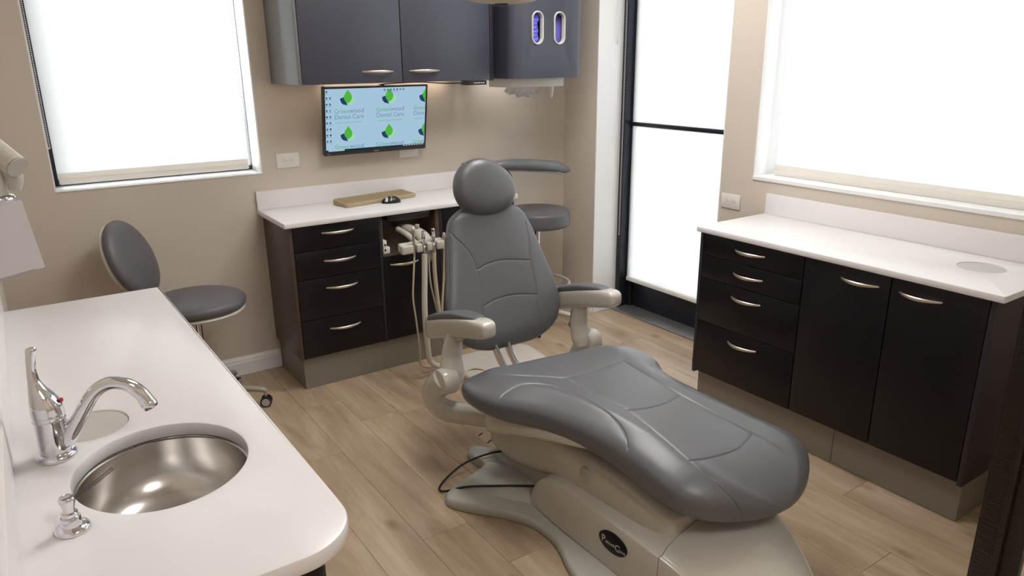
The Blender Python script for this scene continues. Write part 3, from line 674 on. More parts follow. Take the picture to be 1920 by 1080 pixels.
# ============================================================ OUTLETS
def outlet(name, o, ax, up, n, w_, h_, label):
    """o centre on wall, ax = horizontal direction, n = outward normal"""
    th = thing(name, o, label, 'outlet')
    O, A, U, N = Vector(o), Vector(ax), Vector(up), Vector(n)
    def bx(g, a0, a1, u0, u1, d0, d1, bev=0): h = G().box(a0, a1, u0, u1, d0, d1, bev); g.add([O+A*p[0]+U*p[1]+N*p[2] for p in h.v], h.f); return g
    bx(G(), -w_/2, w_/2, -h_/2, h_/2, .0003, .006, .002).build('cover_plate', M_WHITEP, th)
    for s in (-1, 1):
        p_ = [(s*.020+.0145*math.cos(t)*1.0, .0145*math.sin(t)) for t in [2*math.pi*k/24 for k in range(24)]]
        g = G(); g.rings([[tuple(O+A*x+U*z+N*.0055) for x, z in p_], [tuple(O+A*x+U*z+N*.0075) for x, z in p_]]); rc = g.build('receptacle', M_WHITEP, th)
        for dx, dz in ((-.003, .005), (-.003, -.006), (.006, -.0005)): bx(G(), s*.020+dx-.0022, s*.020+dx+.0022, dz-.0011, dz+.0011, .0075, .0079).build('slot', M_BLACK, rc, False)
    g = G(); g.cyl(O+N*.006, O+N*.0068, .002, 10); g.build('screw', M_NICK, th)
outlet('wall_outlet', (1.189, YF, 1.108), (1, 0, 0), (0, 0, 1), (0, -1, 0), .118, .074, 'white horizontal outlet plate on the far wall between the window and the monitor')
outlet('wall_outlet', (1.880, YF, 1.108), (1, 0, 0), (0, 0, 1), (0, -1, 0), .120, .074, 'white outlet plate peeking out below the right half of the monitor')
outlet('wall_outlet', (XR, 2.425, .895), (0, -1, 0), (0, 0, 1), (-1, 0, 0), .118, .074, 'white horizontal outlet plate on the right wall between the glazed door and the counter')

# ============================================================ ROLLER SHADES
def shade(axis, d, a0, a1, zb, zt, label, hem=.022, bar=.012, hemtop=.05):
    t_ = thing('roller_shade', ((a0+a1)/2, d, zb) if axis == 'y' else (d, (a0+a1)/2, zb), label, 'roller shade')
    sg = -1
    def bx(p, q, r, s_, u, v_, bev=0): return G().box(p, q, d+r, d+s_, u, v_, bev) if axis == 'y' else G().box(d+r, d+s_, p, q, u, v_, bev)
    bx(a0, a1, 0, .0012, zb+hemtop, zt).build('fabric', M_SHADE, t_, False)
    bx(a0, a1, -.002, .0035, zb+.024, zb+hemtop, .001).build('hem', M_HEM, t_, False)
    bx(a0+.002, a1-.002, -bar, bar*.6, zb, zb+.026, .006).build('bottom_bar', M_HEM, t_, True)
    c = ((a0, d+.02, zt+.02), (a1, d+.02, zt+.02)) if axis == 'y' else ((d+.02, a0, zt+.02), (d+.02, a1, zt+.02))
    G().cyl(*c, .022).build('roller', M_WHITEP, t_)
    return t_
def chain(x, y, zb, zt, parent, w_=(.010, 0), m=M_WHITEP, r=.0022):
    g = G(); n = int((zt-zb)/.0075)
    for s in (-1, 1):
        for k in range(n):
            z = zb+.006+k*.0075; g.lathe([(0, -r), (r*.8, -r*.6), (r, 0), (r*.8, r*.6), (0, r)], (x+s*w_[0]/2, y+s*w_[1]/2, z), 6)
    for k in range(5): a = math.pi*k/4; g.lathe([(0, -r), (r, 0), (0, r)], (x-w_[0]/2*math.cos(a), y-w_[1]/2*math.cos(a), zb+.006-.006*math.sin(a)), 6)
    o = g.build('bead_chain', m, parent); o['kind'] = 'stuff'; return o
s1 = shade('y', 3.895, .170, 1.017, 1.070, 2.36, 'white roller shade pulled down over the left window on the far wall')
chain(.158, 3.872, 1.235, 2.34, s1, (.007, 0), r=.0026)
s2 = shade('x', 3.10, .74, 2.258, 1.040, 2.36, 'wide white roller shade over the large window above the right counter')
s3 = shade('x', 3.245, 2.605, 3.425, .192, 2.34, 'tall white roller shade covering the glazed door', hemtop=.027)
chain(3.185, 3.449, .50, 2.33, s3, (.006, 0), M_WHITEP, .0022)
wd = thing('shade_wand', (3.13, 3.47, 1.70), 'thin white shade cord loop hanging on the white door reveal', 'shade cord')
G().tube([(3.128, 3.470, 2.3), (3.128, 3.470, 1.725), (3.134, 3.470, 1.715), (3.140, 3.470, 1.725), (3.140, 3.470, 2.3)], .0016, 8, 3).build('cord', M_WHITEP, wd)
G().box(3.122, 3.146, 3.462, 3.4805, 2.29, 2.32, .002).build('clip', M_WHITEP, wd)

# ============================================================ KEYBOARD, MOUSE
kb = thing('keyboard', (1.60, 3.655, .871), 'tan covered keyboard lying on the far counter below the monitor', 'keyboard')
rot = Matrix.Translation((1.602, 3.664, 0)) @ Matrix.Rotation(math.radians(9), 4, 'Z')
def kx(g): g.v = [tuple(rot @ Vector(p)) for p in g.v]; return g
pl = rpoly([(-.222, -.070), (.222, -.070), (.222, .070), (-.222, .070)], [.014]*4, 6)
g = G(); R_ = []
for ins, dz in ((.003, 0), (0, .003), (0, .016), (.003, .019)): R_.append([(x, y, .8715+(dz if dz < .01 else dz+.010*(y+.07)/.14)) for x, y in offs(pl, ins)])
g.rings(R_); kx(g).build('case', M_KEY, kb)
g = G()
for r in range(5):
    for c in range(15 if r else 15):
        x = -.205+c*.0208; y = -.052+r*.0215
        g.box(x, x+.018, y, y+.018, .8905+.010*(y+.07)/.14, .8935+.010*(y+.07)/.14, .0)
    for c in range(4):
        x = .120+c*.0225; y = -.052+r*.0215; g.box(x, x+.018, y, y+.018, .8905+.010*(y+.07)/.14, .8935+.010*(y+.07)/.14)
o = kx(g).build('keys', M_KEY, kb, False); o['kind'] = 'stuff'
ms = thing('computer_mouse', (1.64, 3.575, .871), 'small black and silver computer mouse in front of the tan keyboard', 'mouse')
g = G(); R_ = []
for i in range(9):
    q = i/8; s = math.sin(math.acos(max(-1, min(1, 1-q)))) if q < 1 else 1
    pass
def blob(c, rx, ry, rz, rotz=0, n1=20, n2=12, half=True, ex=1.0):
    g = G(); R_ = []
    for i in range(n2+1):
        ph = (math.pi/2)*i/n2 if half else -math.pi/2+math.pi*i/n2
        cr = max(abs(math.cos(ph))**ex, 1e-4); z = math.sin(ph)
        R_.append([(c[0]+rx*cr*math.cos(t)*math.cos(rotz)-ry*cr*math.sin(t)*math.sin(rotz), c[1]+rx*cr*math.cos(t)*math.sin(rotz)+ry*cr*math.sin(t)*math.cos(rotz), c[2]+rz*z) for t in [2*math.pi*k/n1 for k in range(n1)]])
    return g.rings(R_)
blob((1.645, 3.560, .8715), .052, .031, .034, math.radians(-12), 28, 12, ex=.8).build('shell', M_BLACK, ms)
g = G().tube([(1.607, 3.541, .883), (1.615, 3.550, .8985), (1.618, 3.565, .901), (1.614, 3.585, .889)], .005, 10, 5, flat=(.5, 1.5)); g.build('side_strip', M_SILV, ms, label='silver strip across the mouse')
G().tube([(1.633, 3.534, .886), (1.640, 3.543, .9005), (1.642, 3.557, .9055)], .0022, 8, 5).build('trim_line', M_SILV, ms)

# ============================================================ DELIVERY UNIT
du = thing('handpiece_holder', (1.63, 3.2, .6), 'cream dental handpiece holder arm with four hanging instruments, swung out of the cabinet niche', 'dental instruments')
G().tube([(1.66, 3.53, .740), (1.655, 3.44, .755), (1.655, 3.34, .760), (1.665, 3.26, .745), (1.672, 3.225, .705), (1.675, 3.222, .655), (1.675, 3.228, .615)], [.024, .026, .029, .035, .038, .034, .016], 20, 6, flat=(.8, 1.0)).build('arm', M_CREAM, du)
G().tube([(1.600, 3.40, .762), (1.608, 3.31, .748), (1.62, 3.235, .715)], [.014, .015, .013], 14, 5).build('arm_link', M_CREAM, du)
G().cyl((1.655, 3.29, .775), (1.655, 3.29, .800), .012, 16, bev=.003).build('pivot_knob', M_NICK, du)
bx = [(1.508, 1.572), (1.588, 1.622), (1.646, 1.676), (1.700, 1.745)]
g = G(); g.box(1.508, 1.748, 3.195, 3.225, .688, .735, .010, 3)
for a, b in bx: g.box(a, b, 3.168, 3.20, .684, .728, .008, 3)
g.build('holder_bar', M_CREAM, du)
hx = [1.577, 1.633, 1.687, 1.747]
def hp_(x, prof, m): return G().lathe(prof, (x, 3.180, 0), 18).build('handpiece', m, du)
hp_(hx[0]-.0, [(.003, .660), (.0055, .675), (.0075, .76), (.009, .785), (.011, .795), (.011, .808), (.004, .818)], M_NICK)
hp_(hx[1], [(.010, .665), (.0105, .705), (.011, .710), (.009, .712), (.0095, .745), (.0115, .748), (.0105, .753), (.0095, .786), (.0085, .788)], M_CHROME)
hp_(hx[2], [(.010, .668), (.0105, .710), (.011, .714), (.0095, .716), (.0095, .748), (.0115, .752), (.0105, .757), (.0085, .760), (.0088, .792), (.007, .794)], M_CHROME)
hp_(hx[3], [(.005, .668), (.0085, .700), (.0085, .745), (.006, .762), (.004, .765)], M_NICK)
def hose(pts, r, m): return G().tube(pts, r, 12, 8).build('hose', m, du)
hose([(1.577, 3.18, .665), (1.566, 3.18, .56), (1.558, 3.18, .45), (1.572, 3.185, .32), (1.592, 3.20, .15), (1.608, 3.23, .06), (1.68, 3.24, .03), (1.78, 3.2, .035)], .0048, M_TUBE)
hose([(1.633, 3.18, .67), (1.625, 3.175, .55), (1.612, 3.165, .38), (1.618, 3.165, .2), (1.64, 3.18, .09), (1.70, 3.18, .045), (1.79, 3.16, .04)], .0150, M_TUBEG)
hose([(1.687, 3.18, .67), (1.692, 3.19, .55), (1.712, 3.20, .36), (1.735, 3.21, .24), (1.77, 3.2, .12), (1.81, 3.16, .05)], .0105, M_TUBE)
hose([(1.747, 3.18, .67), (1.742, 3.19, .52), (1.732, 3.2, .36), (1.74, 3.21, .2), (1.78, 3.2, .08), (1.83, 3.18, .045)], .0062, M_TUBE)
hose([(1.665, 3.195, .66), (1.672, 3.205, .52), (1.700, 3.21, .38), (1.72, 3.21, .28), (1.76, 3.19, .10), (1.80, 3.14, .045)], .0045, M_TUBEG)
# floor junction cover behind the chair
jc = thing('floor_cover', (2.03, 3.12, 0), 'glossy off-white cover plate on the floor under the chair back, beside the hoses', 'floor cover')
pl = rpoly([(1.76, 2.93), (2.26, 2.93), (2.30, 3.28), (1.78, 3.30)], [.06, .10, .12, .06], 8)
g = G(); g.rings([[(x, y, z) for x, y in offs(pl, i)] for i, z in ((0, .001), (0, .022), (.006, .031), (.02, .036), (.045, .040))]); g.build('plate', mat('glossy_offwhite', srgb(216, 206, 196), .16, coat=.6, bump=(9, 1.0), var=(7, .08)), jc)
G().tube([(1.72, 3.02, .006), (1.80, 3.06, .042), (1.86, 3.02, .043), (1.90, 2.90, .010), (1.86, 2.75, .006)], .0048, 8, 6).build('cord', M_TUBE, jc)
G().tube([(1.70, 2.95, .006), (1.79, 2.96, .040), (1.88, 2.94, .040), (1.93, 2.88, .008)], .003, 8, 6).build('cord', M_TUBEG, jc)

# ============================================================ STOOLS
def oval_pad(c, ax, ay, az, rx, ry, th, n=48, crown=.35, shape=None, nst=10):
    """cushion pad: outline in plane (ax, ay), thickness along az; rounded edge, crowned face"""
    c, ax, ay, az = Vector(c), Vector(ax).normalized(), Vector(ay).normalized(), Vector(az).normalized(); R_ = []
    prof = [(.0, -.5), (.5, -.5), (.86, -.5), (.95, -.42), (.99, -.25), (1, 0), (.985, .22), (.94, .40), (.84, .58), (.66, .74), (.42, .84), (.2, .885), (.0, .9)]
    for r, h in prof:
        ring = []
        for k in range(n):
            t_ = 2*math.pi*k/n; s_ = shape(t_) if shape else 1
            ring.append(tuple(c+ax*rx*max(r, 1e-4)*s_*math.cos(t_)+ay*ry*max(r, 1e-4)*s_*math.sin(t_)+az*h*th))
        R_.append(ring)
    return G().rings(R_, cap=False)
def star_base(par, c, r, n, a0, m, z=.085, cast=M_BLACK):
    g = G(); g.cyl((c[0], c[1], z-.02), (c[0], c[1], z+.05), .032, 24, bev=.004); g.build('hub', m, par)
    for k in range(n):
        a = a0+2*math.pi*k/n; d = Vector((math.cos(a), math.sin(a), 0)); C = Vector((c[0], c[1], 0))
        G().tube([C+d*.02+Vector((0, 0, z+.02)), C+d*r*.5+Vector((0, 0, z+.012)), C+d*r*.95+Vector((0, 0, z-.006)), C+d*r*1.02+Vector((0, 0, z-.022))], [.024, .020, .017, .013], 12, 4, flat=(.75, 1)).build('leg', m, par)
        s_ = Vector((-d.y, d.x, 0)); P = C+d*(r+.004)
        co = G()
        co.cyl(P+s_*.006+Vector((0, 0, .0275)), P+s_*.022+Vector((0, 0, .0275)), .0265, 20, bev=.003).cyl(P-s_*.022+Vector((0, 0, .0275)), P-s_*.006+Vector((0, 0, .0275)), .0265, 20, bev=.003)
        cs_ = co.build('caster', cast, par)
        G().cyl(P+Vector((0, 0, .03)), P+Vector((0, 0, z-.02)), .006, 10).build('stem', M_NICK, cs_)
        for sg in (-1, 1): G().cyl(P+s_*sg*.0222+Vector((0, 0, .0275)), P+s_*sg*.0245+Vector((0, 0, .0275)), .019, 18).build('wheel_cap', M_BEIGEP, cs_)
# left stool
S1 = Vector((.585, 3.455, 0))
st = thing('operator_stool', (S1.x, S1.y, 0), 'grey stool with oval backrest and five cream legs between the sink counter and far cabinets', 'stool')
star_base(st, S1, .262, 5, math.radians(-24), mat('stool_base_grey', srgb(150, 144, 128), .35), .095)
G().cyl((S1.x, S1.y, .12), (S1.x, S1.y, .49), .022, 20).build('gas_lift', M_CHROME, st)
seat_sh = lambda t_: 1+.05*math.cos(t_)-.03*math.cos(2*t_)
oval_pad((S1.x, S1.y, .545), (1, -.12, 0), (.12, 1, 0), (0, 0, 1), .225, .200, .052, shape=seat_sh).build('seat', M_VINYL2, st, angle=80)
oval_pad((S1.x, S1.y, .508), (1, -.12, 0), (.12, 1, 0), (0, 0, 1), .218, .193, .022, shape=seat_sh).build('seat_shell', M_CREAM, st, angle=60)
G().tube([(S1.x, S1.y, .485), (S1.x-.14, S1.y+.09, .482), (S1.x-.235, S1.y+.17, .51), (S1.x-.25, S1.y+.19, .62), (S1.x-.235, S1.y+.185, .72)], [.02, .016, .016, .016, .014], 12, 6, flat=(.6, 1.3)).build('back_bracket', M_CREAM, st)
bc = Vector((.385, 3.60, .745)); bn = Vector((.74, -.58, .34)).normalized(); bu = Vector((-.20, .12, .97)); bu = (bu-bn*bu.dot(bn)).normalized(); bs = bu.cross(bn)
oval_pad(bc, bs, bu, bn, .150, .185, .042, shape=lambda t_: 1+.05*math.sin(t_)).build('backrest', M_VINYL2, st, angle=80)
oval_pad(bc-bn*.028, bs, bu, bn, .146, .181, .026, shape=lambda t_: 1+.05*math.sin(t_)).build('backrest_shell', M_CREAM, st, angle=60)
# assistant stool
S2 = Vector((2.575, 3.515, 0))
sa = thing('assistant_stool', (S2.x, S2.y, 0), 'tall round grey stool with curved body support arm behind the treatment chair', 'stool')
star_base(sa, S2, .235, 5, math.radians(234), M_CREAM, .085)
G().cyl((S2.x, S2.y, .10), (S2.x, S2.y, .44), .030, 24).build('outer_column', M_CREAM, sa)
G().cyl((S2.x, S2.y, .44), (S2.x, S2.y, .625), .018, 24).build('gas_lift', M_CHROME, sa)
G().lathe([(.0, .637), (.14, .637), (.192, .638), (.199, .648), (.2, .66), (.2, .712), (.197, .722), (.188, .730), (.15, .734), (.08, .737), (0, .738)], (S2.x, S2.y, 0), 64).build('seat', M_VINYL2, sa, angle=50)
G().box(S2.x-.10, S2.x+.10, S2.y-.10, S2.y+.10, .625, .637, .003).build('seat_plate', M_NICK, sa)
G().box(S2.x+.03, S2.x+.09, S2.y-.135, S2.y-.085, .618, .637, .004).build('latch', M_WHITEP, sa)
g = G(); n = 40; R_ = []
for k in range(n): pass
g.tube([(S2.x+.2*math.cos(a), S2.y+.2*math.sin(a), .27) for a in [2*math.pi*k/32 for k in range(33)]], .010, 12, 2)
for k in range(3): a = 2*math.pi*k/3+.4; g.cyl((S2.x+.02*math.cos(a), S2.y+.02*math.sin(a), .27), (S2.x+.195*math.cos(a), S2.y+.195*math.sin(a), .27), .006, 10)
g.build('foot_ring', M_CREAM, sa)
arc = [(2.09, 3.56, 1.030), (2.198, 3.43, 1.031), (2.317, 3.40, 1.032), (2.457, 3.39, 1.018), (2.623, 3.41, .994), (2.71, 3.44, .972), (2.765, 3.46, .955)]
G().tube(arc, [.018, .034, .040, .041, .040, .034, .016], 24, 8, flat=(.82, .92)).build('support_pad', M_VINYL, sa)
g = G(); g.tube([(p[0], p[1], p[2]-.032) for p in arc[1:6]]+[(2.775, 3.51, .952)], .012, 10, 6, flat=(.6, 1)); g.build('pad_shell', M_CREAM, sa)
G().tube([(2.26, 3.375, 1.0), (2.262, 3.335, .96), (2.262, 3.325, .80), (2.275, 3.325, .66), (2.36, 3.38, .612), (2.50, 3.47, .612)], [.014, .014, .014, .014, .013, .012], 12, 6).build('support_arm', M_DGREY, sa)
# ============================================================ TREATMENT CHAIR
def sp(v,e): return np.sign(v)*np.abs(v)**e
def interp(x,pts):
    pts=sorted(pts); X=np.array([p[0] for p in pts],float); Y=np.array([p[1] for p in pts],float)
    # monotone-ish cubic (catmull via hermite)
    d=np.gradient(Y,X) if len(X)>2 else np.full(len(X),(Y[1]-Y[0])/(X[1]-X[0]))
    i=np.clip(np.searchsorted(X,x)-1,0,len(X)-2); h=X[i+1]-X[i]; t=np.clip((x-X[i])/h,0,1)
    return (2*t**3-3*t**2+1)*Y[i]+(t**3-2*t**2+t)*h*d[i]+(-2*t**3+3*t**2)*Y[i+1]+(t**3-t**2)*h*d[i+1]
CX=1.60
Y0,Y1=1.078,2.085
def cushion_grid(ns=300,na=240):
    s=np.linspace(0,1,ns); y=Y0+(Y1-Y0)*(1-np.cos(np.pi*s))/2   # toe -> back
    hw=interp(y,[(1.075,.225),(1.15,.265),(1.25,.276),(1.35,.262),(1.5,.250),(1.62,.258),(1.75,.290),(1.86,.352),(1.94,.370),(2.02,.362),(2.1,.325)])
    zt=interp(y,[(1.0,.415),(1.1,.440),(1.25,.486),(1.4,.517),(1.55,.534),(1.75,.538),(2.0,.536),(2.16,.522)])
    hb=interp(y,[(1.0,.045),(1.15,.058),(1.35,.070),(1.6,.065),(1.8,.070),(1.95,.082),(2.16,.090)])
    # end rounding
    a=np.clip((y-Y0)/.16,0,1); b=np.clip((Y1-y)/.10,0,1)
    ra=np.sqrt(np.clip(1-(1-a)**2,0,1)); rb=np.clip(1-(1-b)**2.6,0,1)**(1/2.6)
    hw=hw*ra*np.where(b<1,.90+.10*rb,1); vh=np.minimum(ra,1)*rb
    h0=interp(y,[(1.0,.075),(1.3,.088),(1.7,.082),(1.95,.070),(2.1,.055)]); ht=h0*vh; zc=zt-h0-(1-vh)*.012; hb2=hb*vh
    A=np.linspace(0,2*np.pi,na,endpoint=False)
    c,si=np.cos(A),np.sin(A)
    U=hw[:,None]*sp(c,.62)[None,:]
    up=si>=0
    Z=zc[:,None]+np.where(up[None,:],ht[:,None]*sp(si,.66)[None,:],hb2[:,None]*sp(si,.62)[None,:])
    # underside narrows
    Z=np.where(up[None,:],Z+.007*vh[:,None]*np.exp(-((np.abs(U)/np.maximum(hw[:,None],1e-3)-.66)/.13)**2)*np.clip((si/.5),0,1)[None,:],Z)
    U=np.where(up[None,:],U,U*(1-.16*(-si[None,:]).clip(0)**1.5))
    Y=np.repeat(y[:,None],na,1)
    Y=Y-U*.13*np.clip((Y-1.6)/.4,0,1)
    return np.stack([interp(Y,[(1.0,1.695),(1.15,1.675),(1.35,1.625),(1.6,1.585),(1.85,1.558),(2.1,1.545)])+U,Y,Z],-1)
TB=np.radians(20)
def back_grid(ns=220,na=220):
    s=np.linspace(0,1,ns); H=.600
    h=H*(1-np.cos(np.pi*s))/2
    hw=interp(h,[(0,.20),(.06,.238),(.13,.266),(.2,.270),(.3,.248),(.42,.220),(.5,.197),(.56,.165),(.6,.12)])
    a=np.clip(h/.09,0,1); b=np.clip((H-h)/.06,0,1)
    ra=np.clip(1-(1-a)**2.2,0,1)**(1/2.2); rb=np.clip(1-(1-b)**2.2,0,1)**(1/2.2)
    hw=hw*np.minimum(.35+.65*ra,1)*(.55+.45*rb); vh=ra*rb
    vh=np.where((s<=0)|(s>=1),0,vh); hw=np.where((s<=0)|(s>=1),hw*.9,hw)
    A=np.linspace(0,2*np.pi,na,endpoint=False); c,si=np.cos(A),np.sin(A)
    U=hw[:,None]*sp(c,.8)[None,:]
    D=np.where((si>=0)[None,:],(.050*vh)[:,None]*sp(si,.7)[None,:],(.060*vh)[:,None]*sp(si,.8)[None,:])
    # wings come forward a little
    D=D+ (.012*vh)[:,None]*(np.abs(U)/.27)**3
    Hh=np.repeat(h[:,None],na,1)
    z0,y0=.463,2.345
    Y=y0+Hh*np.sin(TB)-D*np.cos(TB); Z=z0+Hh*np.cos(TB)+D*np.sin(TB)*-1*-1
    return np.stack([CX-.01+U,Y,Z],-1)
SEAM_C = {'A': [(1.2325, 2.0790, 0.5099), (1.3024, 1.9853, 0.5379), (1.3900, 1.9074, 0.5376), (1.4593, 1.8361, 0.5383)], 'V': [(1.4593, 1.8361, 0.5383), (1.5858, 1.8213, 0.5387), (1.7317, 1.8339, 0.5376)], 'L': [(1.4593, 1.8361, 0.5383), (1.4692, 1.7769, 0.5375), (1.4758, 1.6769, 0.5367), (1.4831, 1.5419, 0.5317), (1.4739, 1.4002, 0.5160), (1.4693, 1.2612, 0.4880), (1.4924, 1.1654, 0.4426), (1.5177, 1.1234, 0.3978), (1.5359, 1.1112, 0.3450)], 'R': [(1.7317, 1.8339, 0.5376), (1.7163, 1.6770, 0.5366), (1.7055, 1.5198, 0.5299), (1.7203, 1.3768, 0.5118), (1.7500, 1.2612, 0.4877), (1.7895, 1.1708, 0.4516), (1.8152, 1.1208, 0.4077)], 'C1': [(1.4831, 1.5419, 0.5317), (1.5391, 1.5136, 0.5308), (1.6173, 1.5041, 0.5301), (1.7055, 1.5198, 0.5299)], 'C2': [(1.4693, 1.2612, 0.4880), (1.5557, 1.2398, 0.4823), (1.6554, 1.2328, 0.4813), (1.7500, 1.2612, 0.4877)], 'S': [(1.2066, 1.8818, 0.4572), (1.2123, 1.8784, 0.4893), (1.2485, 1.8871, 0.5178), (1.3136, 1.8788, 0.5371), (1.3791, 1.8273, 0.5382), (1.4082, 1.7524, 0.5373), (1.4180, 1.6487, 0.5376), (1.4183, 1.5514, 0.5311), (1.4049, 1.4730, 0.5129), (1.3772, 1.4211, 0.4864), (1.3588, 1.4032, 0.4234)]}
SEAM_B = {'L': [(1.3967, 2.5016, 0.9436), (1.4091, 2.4758, 0.9249), (1.4400, 2.4525, 0.8866), (1.4648, 2.4303, 0.8349), (1.4732, 2.4016, 0.7594), (1.4702, 2.3694, 0.6721), (1.4478, 2.3394, 0.5868), (1.4186, 2.3271, 0.5366), (1.3963, 2.3350, 0.5083)], 'R': [(1.7578, 2.4794, 0.9415), (1.7506, 2.4406, 0.8531), (1.7384, 2.4122, 0.7830), (1.7366, 2.3701, 0.6718), (1.7304, 2.3360, 0.5774), (1.7487, 2.3273, 0.5025)], 'C1': [(1.4707, 2.4137, 0.7915), (1.5250, 2.4180, 0.8081), (1.6037, 2.4189, 0.8123), (1.7319, 2.4148, 0.7911)], 'C2': [(1.4697, 2.3625, 0.6532), (1.5244, 2.3670, 0.6686), (1.6173, 2.3681, 0.6726), (1.7371, 2.3632, 0.6529)], 'E': [(1.3967, 2.5016, 0.9436), (1.3558, 2.4435, 0.7988), (1.3195, 2.3876, 0.6274), (1.3447, 2.3661, 0.5370)]}
def dense(pts, k=8):
    P = [Vector(p) for p in pts]; n = len(P); Q = []
    for i in range(n-1):
        p0, p1, p2, p3 = P[max(i-1, 0)], P[i], P[i+1], P[min(i+2, n-1)]
        for j in range(k):
            t = j/k; Q.append(.5*((2*p1)+(p2-p0)*t+(2*p0-5*p1+4*p2-p3)*t*t+(3*p1-p0-3*p2+p3)*t**3))
    return np.array([tuple(q) for q in Q+[P[-1]]])
def grooved(Gd, seams, deep=.0042, wide=.0010, sd=.0021, sw=.014):
    """press stitched seams into a dense cushion grid along its normals"""
    V = Gd; du = np.roll(V, -1, 1)-np.roll(V, 1, 1); dv = np.gradient(V, axis=0); N = np.cross(dv, du); L = np.linalg.norm(N, axis=-1, keepdims=True); N = N/np.maximum(L, 1e-9)
    c = V.reshape(-1, 3).mean(0); sgn = np.sign(((V-c)*N).sum(-1).mean()) or 1; N = N*sgn
    F = V.reshape(-1, 3); d = np.full(len(F), 9.0)
    for s in seams:
        P = dense(s)
        for a, b in zip(P[:-1], P[1:]):
            ab = b-a; L2 = (ab@ab)+1e-12; m = (np.abs(F-(a+b)/2).max(1) < .07); q = F[m]
            t = np.clip(((q-a)@ab)/L2, 0, 1); dist = np.linalg.norm(q-a-t[:, None]*ab, axis=1); d[m] = np.minimum(d[m], dist)
    d = d.reshape(V.shape[:2]); dep = deep*np.exp(-(d/sd)**2)+wide*np.exp(-(d/sw)**2)
    return V-N*dep[..., None]
def grid_obj(name, V, m, parent, smooth_ends=True):
    ns, na = V.shape[:2]; base = ppos(parent); F = V.reshape(-1, 3)-np.array(base)
    i = np.arange(ns-1)[:, None]; j = np.arange(na)[None, :]; j2 = (j+1) % na
    q = np.stack([i*na+j, i*na+j2, (i+1)*na+j2, (i+1)*na+j], -1).reshape(-1, 4)
    c0 = F[:na].mean(0); c1 = F[-na:].mean(0); n0 = len(F)
    v = np.vstack([F, c0, c1]); faces = q.tolist()+[[k, n0, (k+1) % na] for k in range(na)]+[[(ns-1)*na+(k+1) % na, n0+1, (ns-1)*na+k] for k in range(na)]
    me = bpy.data.meshes.new(name); me.from_pydata(v.tolist(), [], faces); me.update()
    bm = bmesh.new(); bm.from_mesh(me)
    cen = Vector(F.mean(0)); s = sum((fc.calc_center_median()-cen).dot(fc.normal) for fc in list(bm.faces)[::97])
    if s < 0: bmesh.ops.reverse_faces(bm, faces=list(bm.faces))
    bm.to_mesh(me); bm.free(); me.materials.append(m); me.shade_smooth()
    o = bpy.data.objects.new(name, me); COL.objects.link(o); o.parent = parent; return o
dc = thing('treatment_chair', (1.60, 1.70, 0), 'large grey and cream reclined dental treatment chair in the middle of the floor', 'dental chair')
def mirror(P): return [(2*(1.57+.047*(2.0-y)*.9)-x+.02, y-.02, z) for x, y, z in P]
S_m = [(1.592+(1.592-x)*1.0, y-.02, z) for x, y, z in SEAM_C['S']]
cg = grooved(cushion_grid(560, 460), [SEAM_C[k] for k in SEAM_C]+[S_m])
grid_obj('seat_cushion', cg, M_VINYL, dc)
bg = grooved(back_grid(340, 380), [SEAM_B[k] for k in SEAM_B])
bo = grid_obj('backrest', bg, M_VINYL, dc)
# back shell behind the backrest cushion
sg = back_grid(60, 80); off = np.array([0, math.cos(TB), -math.sin(TB)])*.035; cc = sg.reshape(-1, 3).mean(0)
sh = (sg-cc)*np.array([.90, .9, .93])+cc+off; o = grid_obj('back_shell', sh, M_CREAM, dc)
# headrest
hn = Vector((0.05, -.955, .29)).normalized(); hu = Vector((.10, .28, .95)); hu = (hu-hn*hu.dot(hn)).normalized(); hs = hu.cross(hn)
hc = Vector((1.588, 2.535, 1.094))
g = G(); R_ = []; n = 72
for i in range(31):
    ph = -math.pi/2+math.pi*i/30; cr = max(abs(math.cos(ph)), 1e-4)**.55; dz = math.copysign(abs(math.sin(ph))**.85, math.sin(ph))
    ring = []
    for k in range(n):
        t_ = 2*math.pi*k/n; sh_ = 1+.030*math.cos(3*(t_-1.90))+.02*math.cos(2*(t_+.25))
        e = hc+hs*(.1435*cr*sh_*math.cos(t_))+hu*(.121*cr*sh_*math.sin(t_))+hn*(.052*dz+.006*(1-cr))
        ring.append(tuple(e))
    R_.append(ring)
g.rings(R_, cap=False); g.build('headrest', M_VINYL, dc, angle=80)
for x in (1.555, 1.625): G().tube([(x, 2.545, .93), (x, 2.565, 1.0), (x, 2.585, 1.06)], .009, 12, 3).build('headrest_post', M_CHROME, dc)
G().box(1.53, 1.66, 2.575, 2.61, 1.03, 1.12, .01).build('headrest_bracket', M_BLACK, dc)
# seat pan
def sect(cx, y, hw, zb, zt, e=.35, n=40, et=None):
    P = []
    for k in range(n):
        a = 2*math.pi*k/n; c, s = math.cos(a), math.sin(a); ee = e if (s < 0 or et is None) else et
        P.append((cx+hw*math.copysign(abs(c)**e, c), y, (zb+zt)/2+(zt-zb)/2*math.copysign(abs(s)**ee, s)))
    return P
def loft(name, rows, m, par, e=.35, et=None, sub=5, angle=50, n=44):
    rr = [r for r in rows]; R_ = []
    for i in range(len(rr)-1):
        p0, p1, p2, p3 = [np.array(rr[max(0, min(len(rr)-1, i+q))], float) for q in (-1, 0, 1, 2)]
        for j in range(sub):
            t = j/sub; v = .5*((2*p1)+(p2-p0)*t+(2*p0-5*p1+4*p2-p3)*t*t+(3*p1-p0-3*p2+p3)*t**3); R_.append(sect(v[0], v[1], max(v[2], .001), v[3], max(v[4], v[3]+.001), e, n, et))
    R_.append(sect(*rr[-1], e, n, et)); return G().rings(R_).build(name, m, par, angle=angle)
